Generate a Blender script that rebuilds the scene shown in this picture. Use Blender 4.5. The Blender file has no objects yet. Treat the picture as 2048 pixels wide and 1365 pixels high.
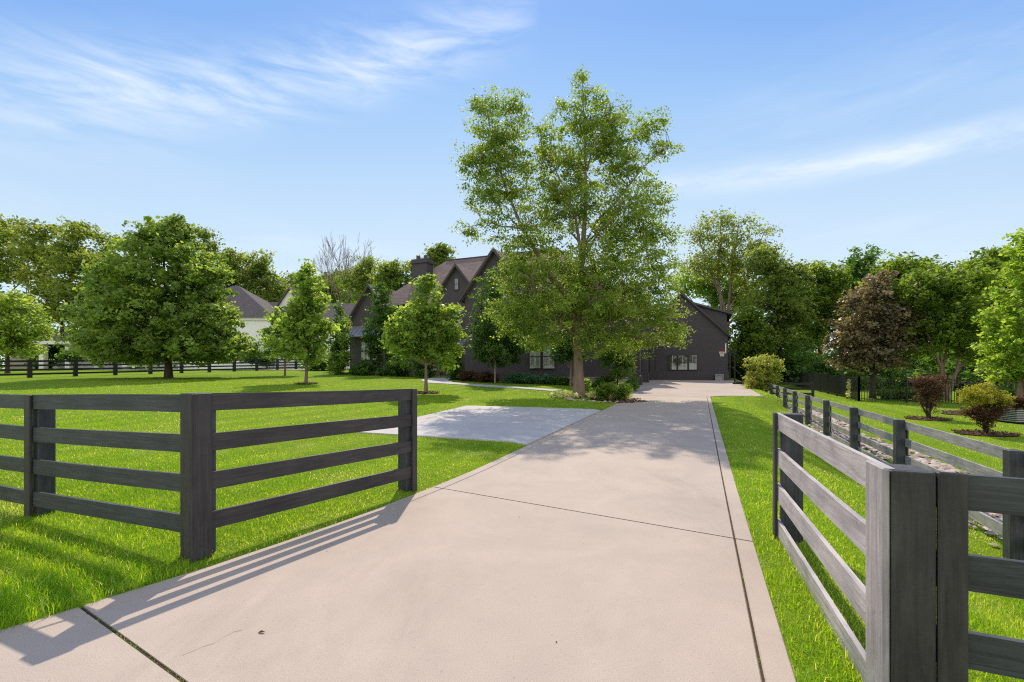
import bpy, math, random
import numpy as np
from mathutils import Vector

# ------------------------------------------------------------------ camera, sky, sun
sc = bpy.context.scene
COL = sc.collection
CAMH, HZ, F = 1.6, 742.0, 910.2          # eye height; horizon row and focal length in photo pixels
cam_d = bpy.data.cameras.new('camera'); cam = bpy.data.objects.new('camera', cam_d); COL.objects.link(cam)
cam_d.sensor_width = 36; cam_d.lens = 16; cam_d.shift_y = (HZ-682.5)/2048
cam_d.clip_start = .05; cam_d.clip_end = 4000
cam.location = (0, 0, CAMH); cam.rotation_euler = (math.radians(90), 0, 0)
sc.camera = cam
sc.view_settings.view_transform = 'Standard'; sc.view_settings.look = 'None'
sc.view_settings.exposure = 0.17; sc.view_settings.gamma = 1
sc.cycles.use_denoising = False; sc.cycles.use_adaptive_sampling = False; sc.cycles.filter_width = 1.15
sc.cycles.max_bounces = 7; sc.cycles.diffuse_bounces = 3; sc.cycles.glossy_bounces = 3
sc.cycles.transmission_bounces = 4; sc.cycles.transparent_max_bounces = 6
sc.cycles.sample_clamp_indirect = 6

SUN_EL, SUN_AZ = math.radians(47.5), math.radians(-2)      # azimuth measured from +Y towards +X
sun_d = bpy.data.lights.new('sun', 'SUN'); sun = bpy.data.objects.new('sun', sun_d); COL.objects.link(sun)
sun_d.energy = 4.4; sun_d.angle = math.radians(.55); sun_d.color = (1, .85, .68)
sdir = Vector((math.sin(SUN_AZ)*math.cos(SUN_EL), math.cos(SUN_AZ)*math.cos(SUN_EL), math.sin(SUN_EL)))
sun.rotation_euler = sdir.to_track_quat('Z', 'Y').to_euler(); sun.location = (0, 0, 40)

class NT:
    """small helper round a node tree"""
    def __init__(s, nt): s.t = nt
    def n(s, typ, **kw):
        d = s.t.nodes.new(typ)
        for k, v in kw.items(): setattr(d, k, v)
        return d
    def put(s, inp, v):
        if isinstance(v, bpy.types.NodeSocket): s.t.links.new(v, inp)
        else: inp.default_value = v
    def m(s, op, a, b=None, c=None, clamp=False):
        d = s.n('ShaderNodeMath', operation=op); d.use_clamp = clamp
        s.put(d.inputs[0], a)
        if b is not None: s.put(d.inputs[1], b)
        if c is not None: s.put(d.inputs[2], c)
        return d.outputs[0]
    def mix(s, f, a, b, mode='MIX'):
        d = s.n('ShaderNodeMix', data_type='RGBA', blend_type=mode)
        s.put(d.inputs[0], f); s.put(d.inputs[6], a); s.put(d.inputs[7], b)
        return d.outputs[2]
    def ramp(s, f, stops):
        d = s.n('ShaderNodeValToRGB'); e = d.color_ramp.elements
        while len(e) < len(stops): e.new(.5)
        for q, (p, c) in zip(e, stops):
            q.position = p; q.color = (c[0], c[1], c[2], 1) if not isinstance(c, (int, float)) else (c, c, c, 1)
        s.put(d.inputs[0], f); return d.outputs[0]
    def noise(s, vec, scale, detail=4, rough=.55, dist=0):
        d = s.n('ShaderNodeTexNoise'); s.put(d.inputs['Vector'], vec)
        d.inputs['Scale'].default_value = scale; d.inputs['Detail'].default_value = detail
        d.inputs['Roughness'].default_value = rough; d.inputs['Distortion'].default_value = dist
        return d.outputs[0]
    def mapv(s, vec, scale=(1, 1, 1), rot=(0, 0, 0), loc=(0, 0, 0)):
        d = s.n('ShaderNodeMapping'); s.put(d.inputs['Vector'], vec)
        d.inputs['Scale'].default_value = scale; d.inputs['Rotation'].default_value = rot
        d.inputs['Location'].default_value = loc
        return d.outputs[0]
    def bump(s, h, strength=.3, dist=.01):
        d = s.n('ShaderNodeBump'); s.put(d.inputs['Height'], h)
        d.inputs['Strength'].default_value = strength; d.inputs['Distance'].default_value = dist
        return d.outputs[0]

def rgb(r, g, b): return (r, g, b, 1)

world = bpy.data.worlds.new('World'); sc.world = world; world.use_nodes = True
w = NT(world.node_tree); world.node_tree.nodes.clear()
SKY_STR = .12
sky = w.n('ShaderNodeTexSky'); sky.sky_type = 'NISHITA'; sky.sun_disc = False
sky.sun_elevation = SUN_EL; sky.sun_rotation = SUN_AZ; sky.dust_density = .3; sky.ozone_density = 3; sky.air_density = 1
gen = w.n('ShaderNodeTexCoord').outputs['Generated']
sep = w.n('ShaderNodeSeparateXYZ'); w.put(sep.inputs[0], gen)
sx, sy, sz = sep.outputs
K = 1/SKY_STR
def kc(c): return tuple(x*K for x in c)
side = w.m('SUBTRACT', 1.0, w.m('DIVIDE', sy, w.m('SQRT', w.m('SUBTRACT', 1.0001, w.m('MULTIPLY', sz, sz)))))
bluer = w.m('MULTIPLY', sz, w.m('MULTIPLY_ADD', w.m('MINIMUM', side, 1.0), .8, 1.0))     # bluer away from the sun's bearing
grad = w.ramp(bluer, [(0, (.68, .80, .885)), (.2, (.63, .77, .88)), (.39, (.47, .655, .87)), (.51, (.335, .55, .87)), (.62, (.225, .43, .84)), (1, (.15, .33, .75))])
gradk = w.mix(1.0, grad, rgb(K, K, K), 'MULTIPLY')
skyc = w.mix(.88, sky.outputs[0], gradk)
# thin cirrus, laid out by compass bearing (az) and elevation (el)
az = w.m('ARCTAN2', sx, sy); el = w.m('ARCSINE', sz)
comb = w.n('ShaderNodeCombineXYZ'); w.put(comb.inputs[0], az); w.put(comb.inputs[1], el)
ae = comb.outputs[0]
def band(a0, e0, slope, width, a_from, a_to, rot, sc1, seed, amount):
    d = w.m('SUBTRACT', el, w.m('ADD', e0, w.m('MULTIPLY', w.m('SUBTRACT', az, a0), slope)))
    wob = w.noise(w.mapv(ae, (3, 3, 1), loc=(seed, 0, 0)), 1.0, 3)
    d = w.m('ADD', d, w.m('MULTIPLY', w.m('SUBTRACT', wob, .5), width*1.6))
    g = w.m('POWER', 2.718, w.m('MULTIPLY', -1.0, w.m('POWER', w.m('ABSOLUTE', w.m('DIVIDE', d, width)), 2.0)))
    la = w.m('MULTIPLY', w.m('MULTIPLY_ADD', az, 4.0, -4.0*a_from, clamp=True), w.m('MULTIPLY_ADD', az, -4.0, 4.0*a_to, clamp=True))
    n = w.noise(w.mapv(ae, (sc1, sc1*5.5, 1), (0, 0, -rot), (seed, seed*2, 0)), 1.0, 7, .62, .5)
    n = w.m('MULTIPLY_ADD', n, 2.6, -.95, clamp=True)
    return w.m('MULTIPLY', w.m('MULTIPLY', g, w.m('POWER', la, .6)), w.m('MULTIPLY', n, amount))
c1 = band(-.42, .530, .30, .052, -1.0, .06, .50, 5.0, 1.7, 1.25)
c2 = band(.6, .352, -.06, .020, .22, 1.3, -.10, 2.2, 5.1, 1.9)
c3 = band(-.82, .355, .30, .055, -1.2, -.50, .35, 4.2, 8.4, .45)
c4 = band(-.2, .20, .0, .09, -1.1, .9, .06, 2.4, 3.3, .5)
c5 = band(.72, .46, .12, .09, .3, 1.3, .4, 4.0, 6.3, .26)
cl = w.m('ADD', w.m('ADD', w.m('ADD', c1, c2), w.m('ADD', c3, c4)), c5, clamp=True)
# unseen bright broken cloud added behind the viewer to give neutral fill light
bk = w.m('MULTIPLY', w.m('MULTIPLY_ADD', sy, -1.6, .25, clamp=True), w.m('MULTIPLY_ADD', w.noise(gen, 2.2, 6, .6), 2.4, -.45, clamp=True))
skyc = w.mix(w.m('MULTIPLY', cl, .66), skyc, rgb(.88*K, .93*K, 1.0*K))
skyc = w.mix(bk, skyc, rgb(1.2*K, 1.14*K, 1.06*K))
bgn = w.n('ShaderNodeBackground'); w.put(bgn.inputs[0], skyc); bgn.inputs[1].default_value = SKY_STR
wo = w.n('ShaderNodeOutputWorld'); w.t.links.new(bgn.outputs[0], wo.inputs[0])

# ------------------------------------------------------------------ ground frame: u along the road, v along the driveway
CA, SA = math.cos(math.radians(22.5)), math.sin(math.radians(22.5))
def W(u, v, z=0): return (CA*u+SA*v, -SA*u+CA*v, z)
def UV(X, Y): return (CA*X-SA*Y, SA*X+CA*Y)
def sstep(a, b, x):
    t = np.clip((x-a)/(b-a), 0, 1); return t*t*(3-2*t)
def zd(v):
    t = np.clip(v-6, 0, None); return .015*t*t/(t+1.5)
def drive_left(v): return np.interp(v, [-8, 0, 1.36, 2.39, 3.6, 5.1, 6.5, 25, 29, 60], [-7.5, -4.42, -3.97, -3.73, -3.53, -3.42, -3.38, -3.30, -5.1, -5.1])
DR = .46
def ground(X, Y):
    X = np.asarray(X, float); Y = np.asarray(Y, float)
    u = CA*X-SA*Y; v = SA*X+CA*Y
    d = zd(v)
    s = drive_left(np.clip(v, -8, 60))-u
    Yc = np.clip(Y, 0, 62)
    zl = d+np.maximum(.03*Yc-d, .02)*(1-np.exp(-np.clip(s, 0, None)/10))+.035*sstep(.05, .35, s)
    edge = np.interp(v, [25, 27.5], [DR, 3.0]); wid = np.interp(v, [25, 27.5], [3.0, 2.0])
    s2 = (u-edge)
    zr0 = -.67+.0165*np.clip(Y-6, -4, 45)
    ww = sstep(.15, 1, s2/wid)
    zr = d*(1-ww)+zr0*ww+.02*sstep(.0, .3, s2)-.0
    z = np.where(s > 0, zl, np.where(s2 > 0, zr, d-.05))
    return z
def g1(X, Y): return float(ground(X, Y))
def hit(px, py):
    """the ground point seen at photo pixel px, py"""
    k = (px-1024)/F; t = (py-HZ)/F
    for Y in np.arange(1.5, 140, .05):
        if CAMH-t*Y <= g1(k*Y, Y):
            a, b = Y-.05, Y
            for _ in range(14):
                m = (a+b)/2
                if CAMH-t*m <= g1(k*m, m): b = m
                else: a = m
            return (k*b, float(b), g1(k*b, b))
    return (k*140, 140., g1(k*140, 140))
def atY(px, Y, py=None):
    X = (px-1024)/F*Y
    return (X, Y, g1(X, Y) if py is None else CAMH-(py-HZ)/F*Y)

# ------------------------------------------------------------------ object helpers
def tag(o, label=None, cat=None, group=None, kind=None):
    if label: o['label'] = label
    if cat: o['category'] = cat
    if group: o['group'] = group
    if kind: o['kind'] = kind
    return o
def empty(name, loc, label, cat, group=None):
    o = bpy.data.objects.new(name, None); COL.objects.link(o); o.location = loc; o.empty_display_size = .2
    return tag(o, label, cat, group)
def root_loc(p):
    loc = Vector((0, 0, 0))
    while p is not None: loc += p.location; p = p.parent
    return np.array(loc)
def link_mesh(name, me, mat, parent):
    o = bpy.data.objects.new(name, me); COL.objects.link(o)
    if mat is not None:
        for mm in (mat if isinstance(mat, (list, tuple)) else [mat]): me.materials.append(mm)
    if parent is not None: o.parent = parent
    return o
def np_mesh(name, V, faces, rnd=None, smooth=False):
    """V (n,3); faces: list of int arrays (k,3) or (k,4)"""
    me = bpy.data.meshes.new(name)
    V = np.asarray(V, np.float32)
    me.vertices.add(len(V)); me.vertices.foreach_set('co', V.ravel())
    loops = np.concatenate([f.ravel() for f in faces]).astype(np.int32)
    sizes = np.concatenate([np.full(len(f), f.shape[1], np.int32) for f in faces])
    starts = np.concatenate([[0], np.cumsum(sizes)[:-1]]).astype(np.int32)
    me.loops.add(len(loops)); me.loops.foreach_set('vertex_index', loops)
    me.polygons.add(len(sizes)); me.polygons.foreach_set('loop_start', starts)
    try: me.polygons.foreach_set('loop_total', sizes)
    except Exception: pass
    if smooth: me.polygons.foreach_set('use_smooth', np.ones(len(sizes), bool))
    me.update(calc_edges=True)
    if rnd is not None:
        a = me.attributes.new('rnd', 'FLOAT', 'FACE'); a.data.foreach_set('value', np.asarray(rnd, np.float32))
    return me
class MB:
    def __init__(s): s.v = []; s.f = []
    def quad(s, a, b, c, d): n = len(s.v); s.v += [a, b, c, d]; s.f.append((n, n+1, n+2, n+3))
    def poly(s, pts): n = len(s.v); s.v += list(pts); s.f.append(tuple(range(n, n+len(pts))))
    def hexa(s, b, t):
        """b, t: four bottom and four top corners, same winding (counter-clockwise from above)"""
        n = len(s.v); s.v += list(b)+list(t)
        s.f += [(n+3, n+2, n+1, n), (n+4, n+5, n+6, n+7)]+[(n+i, n+(i+1) % 4, n+4+(i+1) % 4, n+4+i) for i in range(4)]
    def box(s, x0, x1, y0, y1, z0, z1, fr=None):
        fr = fr or (lambda a, b, c: (a, b, c))
        q = [(x0, y0), (x1, y0), (x1, y1), (x0, y1)]
        s.hexa([fr(a, b, z0) for a, b in q], [fr(a, b, z1) for a, b in q])
    def ubox(s, *a): s.box(*a, fr=W)
    def board(s, p, q, h, th, n, off=0):
        """board from p to q (top edge), height h, thickness th, laid off along the horizontal normal n"""
        p = Vector(p); q = Vector(q); n = Vector(n)
        a, b = n*off, n*(off+th); dz = Vector((0, 0, -h))
        s.hexa([p+a+dz, q+a+dz, q+b+dz, p+b+dz], [p+a, q+a, q+b, p+b])
    def prism(s, poly, z0, z1):
        n = len(s.v); k = len(poly)
        s.v += [(x, y, z0) for x, y in poly]+[(x, y, z1) for x, y in poly]
        s.f += [tuple(range(n+k-1, n-1, -1)), tuple(range(n+k, n+2*k))]+[(n+i, n+(i+1) % k, n+k+(i+1) % k, n+k+i) for i in range(k)]
    def tube(s, pts, rads, k=8, cap=True):
        pts = [Vector(p) for p in pts]; n0 = len(s.v)
        for i, p in enumerate(pts):
            d = (pts[min(i+1, len(pts)-1)]-pts[max(i-1, 0)]).normalized()
            a = d.cross(Vector((0, 0, 1)) if abs(d.z) < .9 else Vector((1, 0, 0))).normalized(); b = d.cross(a)
            for j in range(k):
                t = 2*math.pi*j/k; s.v.append(tuple(p+(a*math.cos(t)+b*math.sin(t))*rads[i]))
        for i in range(len(pts)-1):
            for j in range(k):
                s.f.append((n0+i*k+j, n0+i*k+(j+1) % k, n0+(i+1)*k+(j+1) % k, n0+(i+1)*k+j))
        if cap:
            s.f.append(tuple(n0+j for j in range(k))[::-1]); s.f.append(tuple(n0+(len(pts)-1)*k+j for j in range(k)))
    def build(s, name, mat, parent=None, bevel=0, smooth=False):
        off = root_loc(parent)
        me = bpy.data.meshes.new(name)
        me.from_pydata([tuple(np.array(p)-off) for p in s.v], [], s.f); me.update()
        import bmesh
        bm = bmesh.new(); bm.from_mesh(me); bmesh.ops.recalc_face_normals(bm, faces=bm.faces)
        if bevel: bmesh.ops.bevel(bm, geom=list(bm.edges), offset=bevel, segments=1, affect='EDGES', clamp_overlap=True)
        bm.to_mesh(me); bm.free()
        if smooth:
            for p in me.polygons: p.use_smooth = True
        return link_mesh(name, me, mat, parent)
def dup(root, loc, rz=0, scale=1, label=None, group=None):
    r = root.copy(); COL.objects.link(r); r.location = loc; r.rotation_euler = (0, 0, rz)
    r.scale = scale if isinstance(scale, tuple) else (scale,)*3
    if label: r['label'] = label
    if group: r['group'] = group
    for ch in list(root.children):
        c = ch.copy(); COL.objects.link(c); c.parent = r
        for gch in ch.children:
            d = gch.copy(); COL.objects.link(d); d.parent = c
    return r

# ------------------------------------------------------------------ materials
def new_mat(name):
    m = bpy.data.materials.new(name); m.use_nodes = True; m.node_tree.nodes.clear()
    t = NT(m.node_tree); out = t.n('ShaderNodeOutputMaterial'); return m, t, out
def pbsdf(t, out, col, rough=.6, spec=.3, nrm=None, metal=0):
    b = t.n('ShaderNodeBsdfPrincipled'); t.put(b.inputs['Base Color'], col); t.put(b.inputs['Roughness'], rough)
    b.inputs['Specular IOR Level'].default_value = spec; b.inputs['Metallic'].default_value = metal
    if nrm is not None: t.put(b.inputs['Normal'], nrm)
    if out: t.t.links.new(b.outputs[0], out.inputs[0])
    return b
def pos(t): return t.n('ShaderNodeNewGeometry').outputs['Position']
def objc(t): return t.n('ShaderNodeTexCoord').outputs['Object']
def plain(name, c, rough=.5, spec=.3, metal=0, var=.25, scale=6):
    m, t, o = new_mat(name); n = t.noise(objc(t), scale, 5)
    col = t.mix(t.m('MULTIPLY', n, 1.0), rgb(*[x*(1-var) for x in c]), rgb(*[min(1, x*(1+var)) for x in c]))
    pbsdf(t, o, col, rough, spec, t.bump(t.noise(objc(t), scale*8, 3), .08), metal); return m
def leafmat(name, dark, lite, trans=.45, gloss=.35, tmul=2.3):
    m, t, o = new_mat(name)
    dark = [x*1.7 for x in dark]; lite = [x*2.15 for x in lite]
    a = t.n('ShaderNodeAttribute', attribute_name='rnd').outputs['Fac']
    oi = t.n('ShaderNodeObjectInfo').outputs['Random']
    c = t.ramp(a, [(0, dark), (.55, [(x+y)/2 for x, y in zip(dark, lite)]), (1, lite)])
    c = t.mix(t.m('MULTIPLY', oi, .4), c, t.mix(1.0, c, rgb(1.35, 1.12, .75), 'MULTIPLY'))
    b = pbsdf(t, None, c, .48, gloss)
    tr = t.n('ShaderNodeBsdfTranslucent'); t.put(tr.inputs[0], t.mix(1.0, c, rgb(tmul*1.1, tmul, tmul*.45), 'MULTIPLY'))
    mx = t.n('ShaderNodeMixShader'); mx.inputs[0].default_value = min(.6, trans+.1)
    t.t.links.new(b.outputs[0], mx.inputs[1]); t.t.links.new(tr.outputs[0], mx.inputs[2]); t.t.links.new(mx.outputs[0], o.inputs[0])
    return m
def bark(name, c, c2, sc_=8):
    m, t, o = new_mat(name); p = t.mapv(objc(t), (1, 1, .22))
    n = t.noise(p, sc_, 8, .7, .6); n2 = t.noise(objc(t), 2.2, 4)
    col = t.mix(t.m('MULTIPLY_ADD', n, 2.2, -.6, clamp=True), rgb(*c), rgb(*c2)); col = t.mix(t.m('MULTIPLY', n2, .5), col, rgb(*[x*.6 for x in c]))
    pbsdf(t, o, col, .85, .15, t.bump(n, .9, .04)); return m
def concrete(name, c, warm):
    m, t, o = new_mat(name); p = pos(t)
    big = t.noise(p, .6, 7, .65, .6); mid = t.noise(p, 3.2, 6, .65); fine = t.noise(p, 160, 2, .6); speck = t.noise(p, 55, 2)
    stain = t.noise(t.mapv(p, (1, .35, 1), (0, 0, math.radians(22.5))), 1.1, 7, .7, .4)
    col = t.mix(t.m('MULTIPLY_ADD', big, 3.0, -1.0, clamp=True), rgb(*c), rgb(*[x*.92 for x in warm]))
    col = t.mix(t.m('MULTIPLY_ADD', mid, 1.2, -.35, clamp=True), col, t.mix(1.0, col, rgb(.87, .87, .89), 'MULTIPLY'))
    col = t.mix(t.m('MULTIPLY_ADD', stain, 3.0, -1.65, clamp=True), col, t.mix(1.0, col, rgb(.77, .74, .73), 'MULTIPLY'))
    col = t.mix(t.m('MULTIPLY_ADD', fine, 4.0, -1.5, clamp=True), t.mix(1.0, col, rgb(.76, .76, .76), 'MULTIPLY'), col)
    col = t.mix(t.m('MULTIPLY_ADD', speck, 9, -5.9, clamp=True), col, t.mix(1.0, col, rgb(.6, .58, .56), 'MULTIPLY'))
    pbsdf(t, o, col, .8, .25, t.bump(t.m('ADD', fine, t.m('MULTIPLY', mid, .6)), .25, .004)); return m
def boardmat(name, c, ang, worn=.0, gc=1.0):
    """painted rough-sawn board, grain along the horizontal bearing ang (None: vertical)"""
    m, t, o = new_mat(name); p = pos(t)
    if ang is None: q = t.mapv(p, (14, 14, .9))
    else: q = t.mapv(t.mapv(p, (1, 1, 1), (0, 0, -ang)), (.9, 14, 14))
    gr = t.noise(q, 2.2, 8, .65, .9); saw = t.noise(p, 26, 4, .6); big = t.noise(p, 2.3, 5, .6)
    kn = t.n('ShaderNodeTexVoronoi'); t.put(kn.inputs['Vector'], p if ang is None else t.mapv(t.mapv(p, (1, 1, 1), (0, 0, -ang)), (1, 3, 3))); kn.inputs['Scale'].default_value = 1.7
    knot = t.m('MULTIPLY_ADD', kn.outputs['Distance'], -16, 1.0, clamp=True)
    col = t.mix(t.m('MULTIPLY_ADD', gr, 3.4, -1.2, clamp=True), rgb(*[x*(1-.38*gc) for x in c]), rgb(*[x*(1+.30*gc) for x in c]))
    col = t.mix(t.m('MULTIPLY_ADD', big, 3.6, -1.5, clamp=True), col, t.mix(1.0, col, rgb(.62, .63, .68), 'MULTIPLY'))
    sc2 = t.noise(q, 7, 4, .8); col = t.mix(t.m('MULTIPLY_ADD', sc2, 9, -5.9, clamp=True), col, t.mix(1.0, col, rgb(1.9, 1.85, 1.8), 'MULTIPLY'))
    spot = t.noise(p, 14, 3, .7); col = t.mix(t.m('MULTIPLY_ADD', spot, 10, -6.7, clamp=True), col, t.mix(1.0, col, rgb(.4, .4, .4), 'MULTIPLY'))
    col = t.mix(t.m('MULTIPLY', knot, .75), col, rgb(*[x*.35 for x in c]))
    if worn: col = t.mix(t.m('MULTIPLY_ADD', t.noise(q, 3.5, 9, .75, 1.2), 4.0*worn, -2.1*worn, clamp=True), col, rgb(.34, .33, .33))
    pbsdf(t, o, col, t.m('MULTIPLY_ADD', gr, .25, .42), .42, t.bump(t.m('ADD', gr, t.m('MULTIPLY', saw, .5)), .6, .008)); return m
def brickmat(name, c1, c2, mortar, ang):
    m, t, o = new_mat(name); p = pos(t)
    q = t.n('ShaderNodeSeparateXYZ'); t.put(q.inputs[0], t.mapv(p, (1, 1, 1), (0, 0, -ang)))
    cb = t.n('ShaderNodeCombineXYZ'); t.put(cb.inputs[0], t.m('ADD', q.outputs[0], q.outputs[1])); t.put(cb.inputs[1], q.outputs[2])
    br = t.n('ShaderNodeTexBrick'); t.put(br.inputs['Vector'], cb.outputs[0])
    br.inputs['Color1'].default_value = rgb(*c1); br.inputs['Color2'].default_value = rgb(*c2); br.inputs['Mortar'].default_value = rgb(*mortar)
    br.inputs['Scale'].default_value = 1; br.inputs['Brick Width'].default_value = .22; br.inputs['Row Height'].default_value = .075; br.inputs['Mortar Size'].default_value = .006
    n = t.noise(p, 1.2, 5)
    col = t.mix(t.m('MULTIPLY', n, .5), br.outputs[0], rgb(*[x*.7 for x in c1]))
    pbsdf(t, o, col, .7, .3, t.bump(t.m('SUBTRACT', t.m('MULTIPLY', t.noise(p, 40, 3), .3), br.outputs['Fac']), .5, .01)); return m
def shinglemat(name, c):
    m, t, o = new_mat(name); p = pos(t)
    q = t.n('ShaderNodeSeparateXYZ'); t.put(q.inputs[0], t.mapv(p, (1, 1, 1), (0, 0, math.radians(22.5))))
    cb = t.n('ShaderNodeCombineXYZ'); t.put(cb.inputs[0], t.m('ADD', q.outputs[0], q.outputs[1])); t.put(cb.inputs[1], q.outputs[2])
    br = t.n('ShaderNodeTexBrick'); t.put(br.inputs['Vector'], cb.outputs[0])
    br.inputs['Color1'].default_value = rgb(*[x*.75 for x in c]); br.inputs['Color2'].default_value = rgb(*[x*1.25 for x in c]); br.inputs['Mortar'].default_value = rgb(*[x*.45 for x in c])
    br.inputs['Scale'].default_value = 1; br.inputs['Brick Width'].default_value = .3; br.inputs['Row Height'].default_value = .13; br.inputs['Mortar Size'].default_value = .008
    col = t.mix(t.m('MULTIPLY', t.noise(p, .8, 6), .6), br.outputs[0], rgb(*[x*.75 for x in c]))
    pbsdf(t, o, col, .9, .15, t.bump(br.outputs['Fac'], .4, .01)); return m
def glassmat(name, c=(.02, .025, .03)):
    m, t, o = new_mat(name); b = pbsdf(t, o, rgb(*c), .04, .6, t.bump(t.noise(objc(t), 1.2, 2), .03, .02)); b.inputs['IOR'].default_value = 2.1; return m

D = math.radians
M = {}
M['concrete'] = concrete('warm_concrete', (.51, .435, .372), (.46, .395, .338))
M['pad'] = concrete('pale_concrete', (.56, .545, .535), (.52, .50, .49))
M['joint'] = plain('joint_soil', (.07, .05, .035), .95, .05, var=.5, scale=30)
GREY = (.056, .050, .050)
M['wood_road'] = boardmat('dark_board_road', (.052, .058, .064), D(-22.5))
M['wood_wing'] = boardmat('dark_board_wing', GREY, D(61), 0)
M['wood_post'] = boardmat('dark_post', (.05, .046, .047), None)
M['wood_sunlit'] = boardmat('sunlit_board', (.47, .435, .43), D(70), .12, .6)  # right wing boards: sunlight on the drive side put into a paler colour
M['post_sunlit'] = boardmat('sunlit_batten', (.40, .37, .365), None, .12, .6)  # near batten of that wing, same sunlit tone in its colour
M['wood_back'] = boardmat('sunlit_board_back', (.33, .32, .325), D(67.5), .12, .7)  # property fence rails, base colour raised to look sunlit
M['post_back'] = boardmat('dark_post_back', (.055, .06, .07), None)
M['wood_far'] = boardmat('black_board_far', (.02, .02, .022), 0)
M['iron'] = plain('black_iron', (.012, .012, .013), .4, .5, var=.2)
M['brick'] = brickmat('charcoal_brick', (.078, .069, .075), (.088, .078, .084), (.072, .065, .070), D(-22.5))
M['trim'] = plain('dark_trim', (.05, .045, .048), .5, .4, var=.15)
M['shingle'] = shinglemat('brown_shingle', (.20, .155, .145))
M['shingle_dark'] = shinglemat('dark_brown_shingle', (.12, .108, .115))
M['metal_roof'] = plain('grey_metal_roof', (.28, .27, .29), .35, .5, .4, .1)
M['glass'] = glassmat('window_glass')
M['glass_bright'] = glassmat('garage_glass', (.03, .035, .03))
M['white'] = plain('white_paint', (.72, .71, .69), .5, .3, var=.06)
M['shutter'] = plain('white_shutter', (.50, .54, .48), .5, .3, var=.1)
M['stucco'] = plain('white_stucco', (.88, .87, .88), .8, .15, var=.06, scale=2)
M['stone'] = plain('pale_stone', (.36, .31, .28), .85, .2, var=.35, scale=7)
M['mulch'] = plain('brown_mulch', (.105, .062, .048), .95, .1, var=.6, scale=28)
M['plastic'] = plain('black_plastic', (.02, .02, .022), .45, .4, var=.2)
M['orange'] = plain('orange_rim', (.62, .10, .03), .45, .4, var=.1)
M['garage_door'] = plain('garage_door_brown', (.075, .055, .05), .5, .4, var=.2)
M['ac'] = plain('grey_ac_metal', (.36, .37, .38), .45, .4, .3, .1)
BK = bark('grey_brown_bark', (.16, .115, .09), (.36, .27, .215), 7)
BKD = bark('dark_bark', (.045, .035, .028), (.11, .09, .075), 9)
BKP = bark('pale_bark', (.22, .185, .15), (.40, .34, .29), 10)
L = {
 'birch': leafmat('birch_leaf', (.042, .078, .014), (.115, .165, .042), .42),
 'maple': leafmat('maple_leaf', (.042, .078, .016), (.125, .175, .042), .42, .6),
 'young': leafmat('young_tree_leaf', (.05, .095, .02), (.13, .185, .05), .45),
 'horn': leafmat('hornbeam_leaf', (.022, .055, .012), (.055, .105, .022), .35),
 'oak': leafmat('airy_tree_leaf', (.04, .068, .016), (.105, .14, .035), .42),
 'wood': leafmat('woodland_leaf', (.028, .06, .010), (.085, .13, .022), .42),
 'lime': leafmat('lime_leaf', (.06, .115, .018), (.14, .21, .042), .44),
 'purple': leafmat('purple_leaf', (.038, .035, .02), (.17, .142, .10), .38, .8, 1.5),
 'red': leafmat('barberry_leaf', (.034, .020, .014), (.085, .050, .034), .35, .3, 1.4),
 'yellow': leafmat('golden_leaf', (.10, .12, .014), (.215, .225, .034), .4, .3, 1.3),
 'shrub': leafmat('shrub_leaf', (.022, .055, .012), (.065, .12, .025), .35),
 'blue': leafmat('juniper_leaf', (.022, .062, .04), (.06, .13, .08), .3),
 'silver': leafmat('variegated_leaf', (.16, .20, .09), (.45, .47, .30), .35, .3, 1.2),
 'ylime': leafmat('yellow_green_leaf', (.085, .12, .02), (.23, .26, .07), .42, .3, 1.4),
 'hill': leafmat('hill_leaf', (.035, .06, .03), (.075, .10, .05), .2),
}

# ------------------------------------------------------------------ foliage engine
def leaves_np(P, size, rng, aspect=.62, up=.45, droop=0.):
    """a pointed four-cornered leaf at each point of P"""
    n = len(P)
    nrm = rng.normal(size=(n, 3)); nrm[:, 2] = np.abs(nrm[:, 2])*(1+up)+up*.4
    nrm /= np.linalg.norm(nrm, axis=1)[:, None]
    d = rng.normal(size=(n, 3)); d[:, 2] -= droop
    a = d-nrm*(d*nrm).sum(1)[:, None]; a /= np.linalg.norm(a, axis=1)[:, None]+1e-9
    b = np.cross(nrm, a)
    L_ = size*rng.uniform(.45, 1.4, (n, 1)); Wd = L_*aspect
    bend = nrm*L_*rng.uniform(-.12, .22, (n, 1))
    V = np.stack([P-a*L_*.5, P+b*Wd*.5+bend*.5-a*L_*.06, P+a*L_*.5, P-b*Wd*.5+bend*.5-a*L_*.06], 1).reshape(-1, 3)
    Fq = np.arange(n*4).reshape(n, 4)
    return V, Fq
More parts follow.
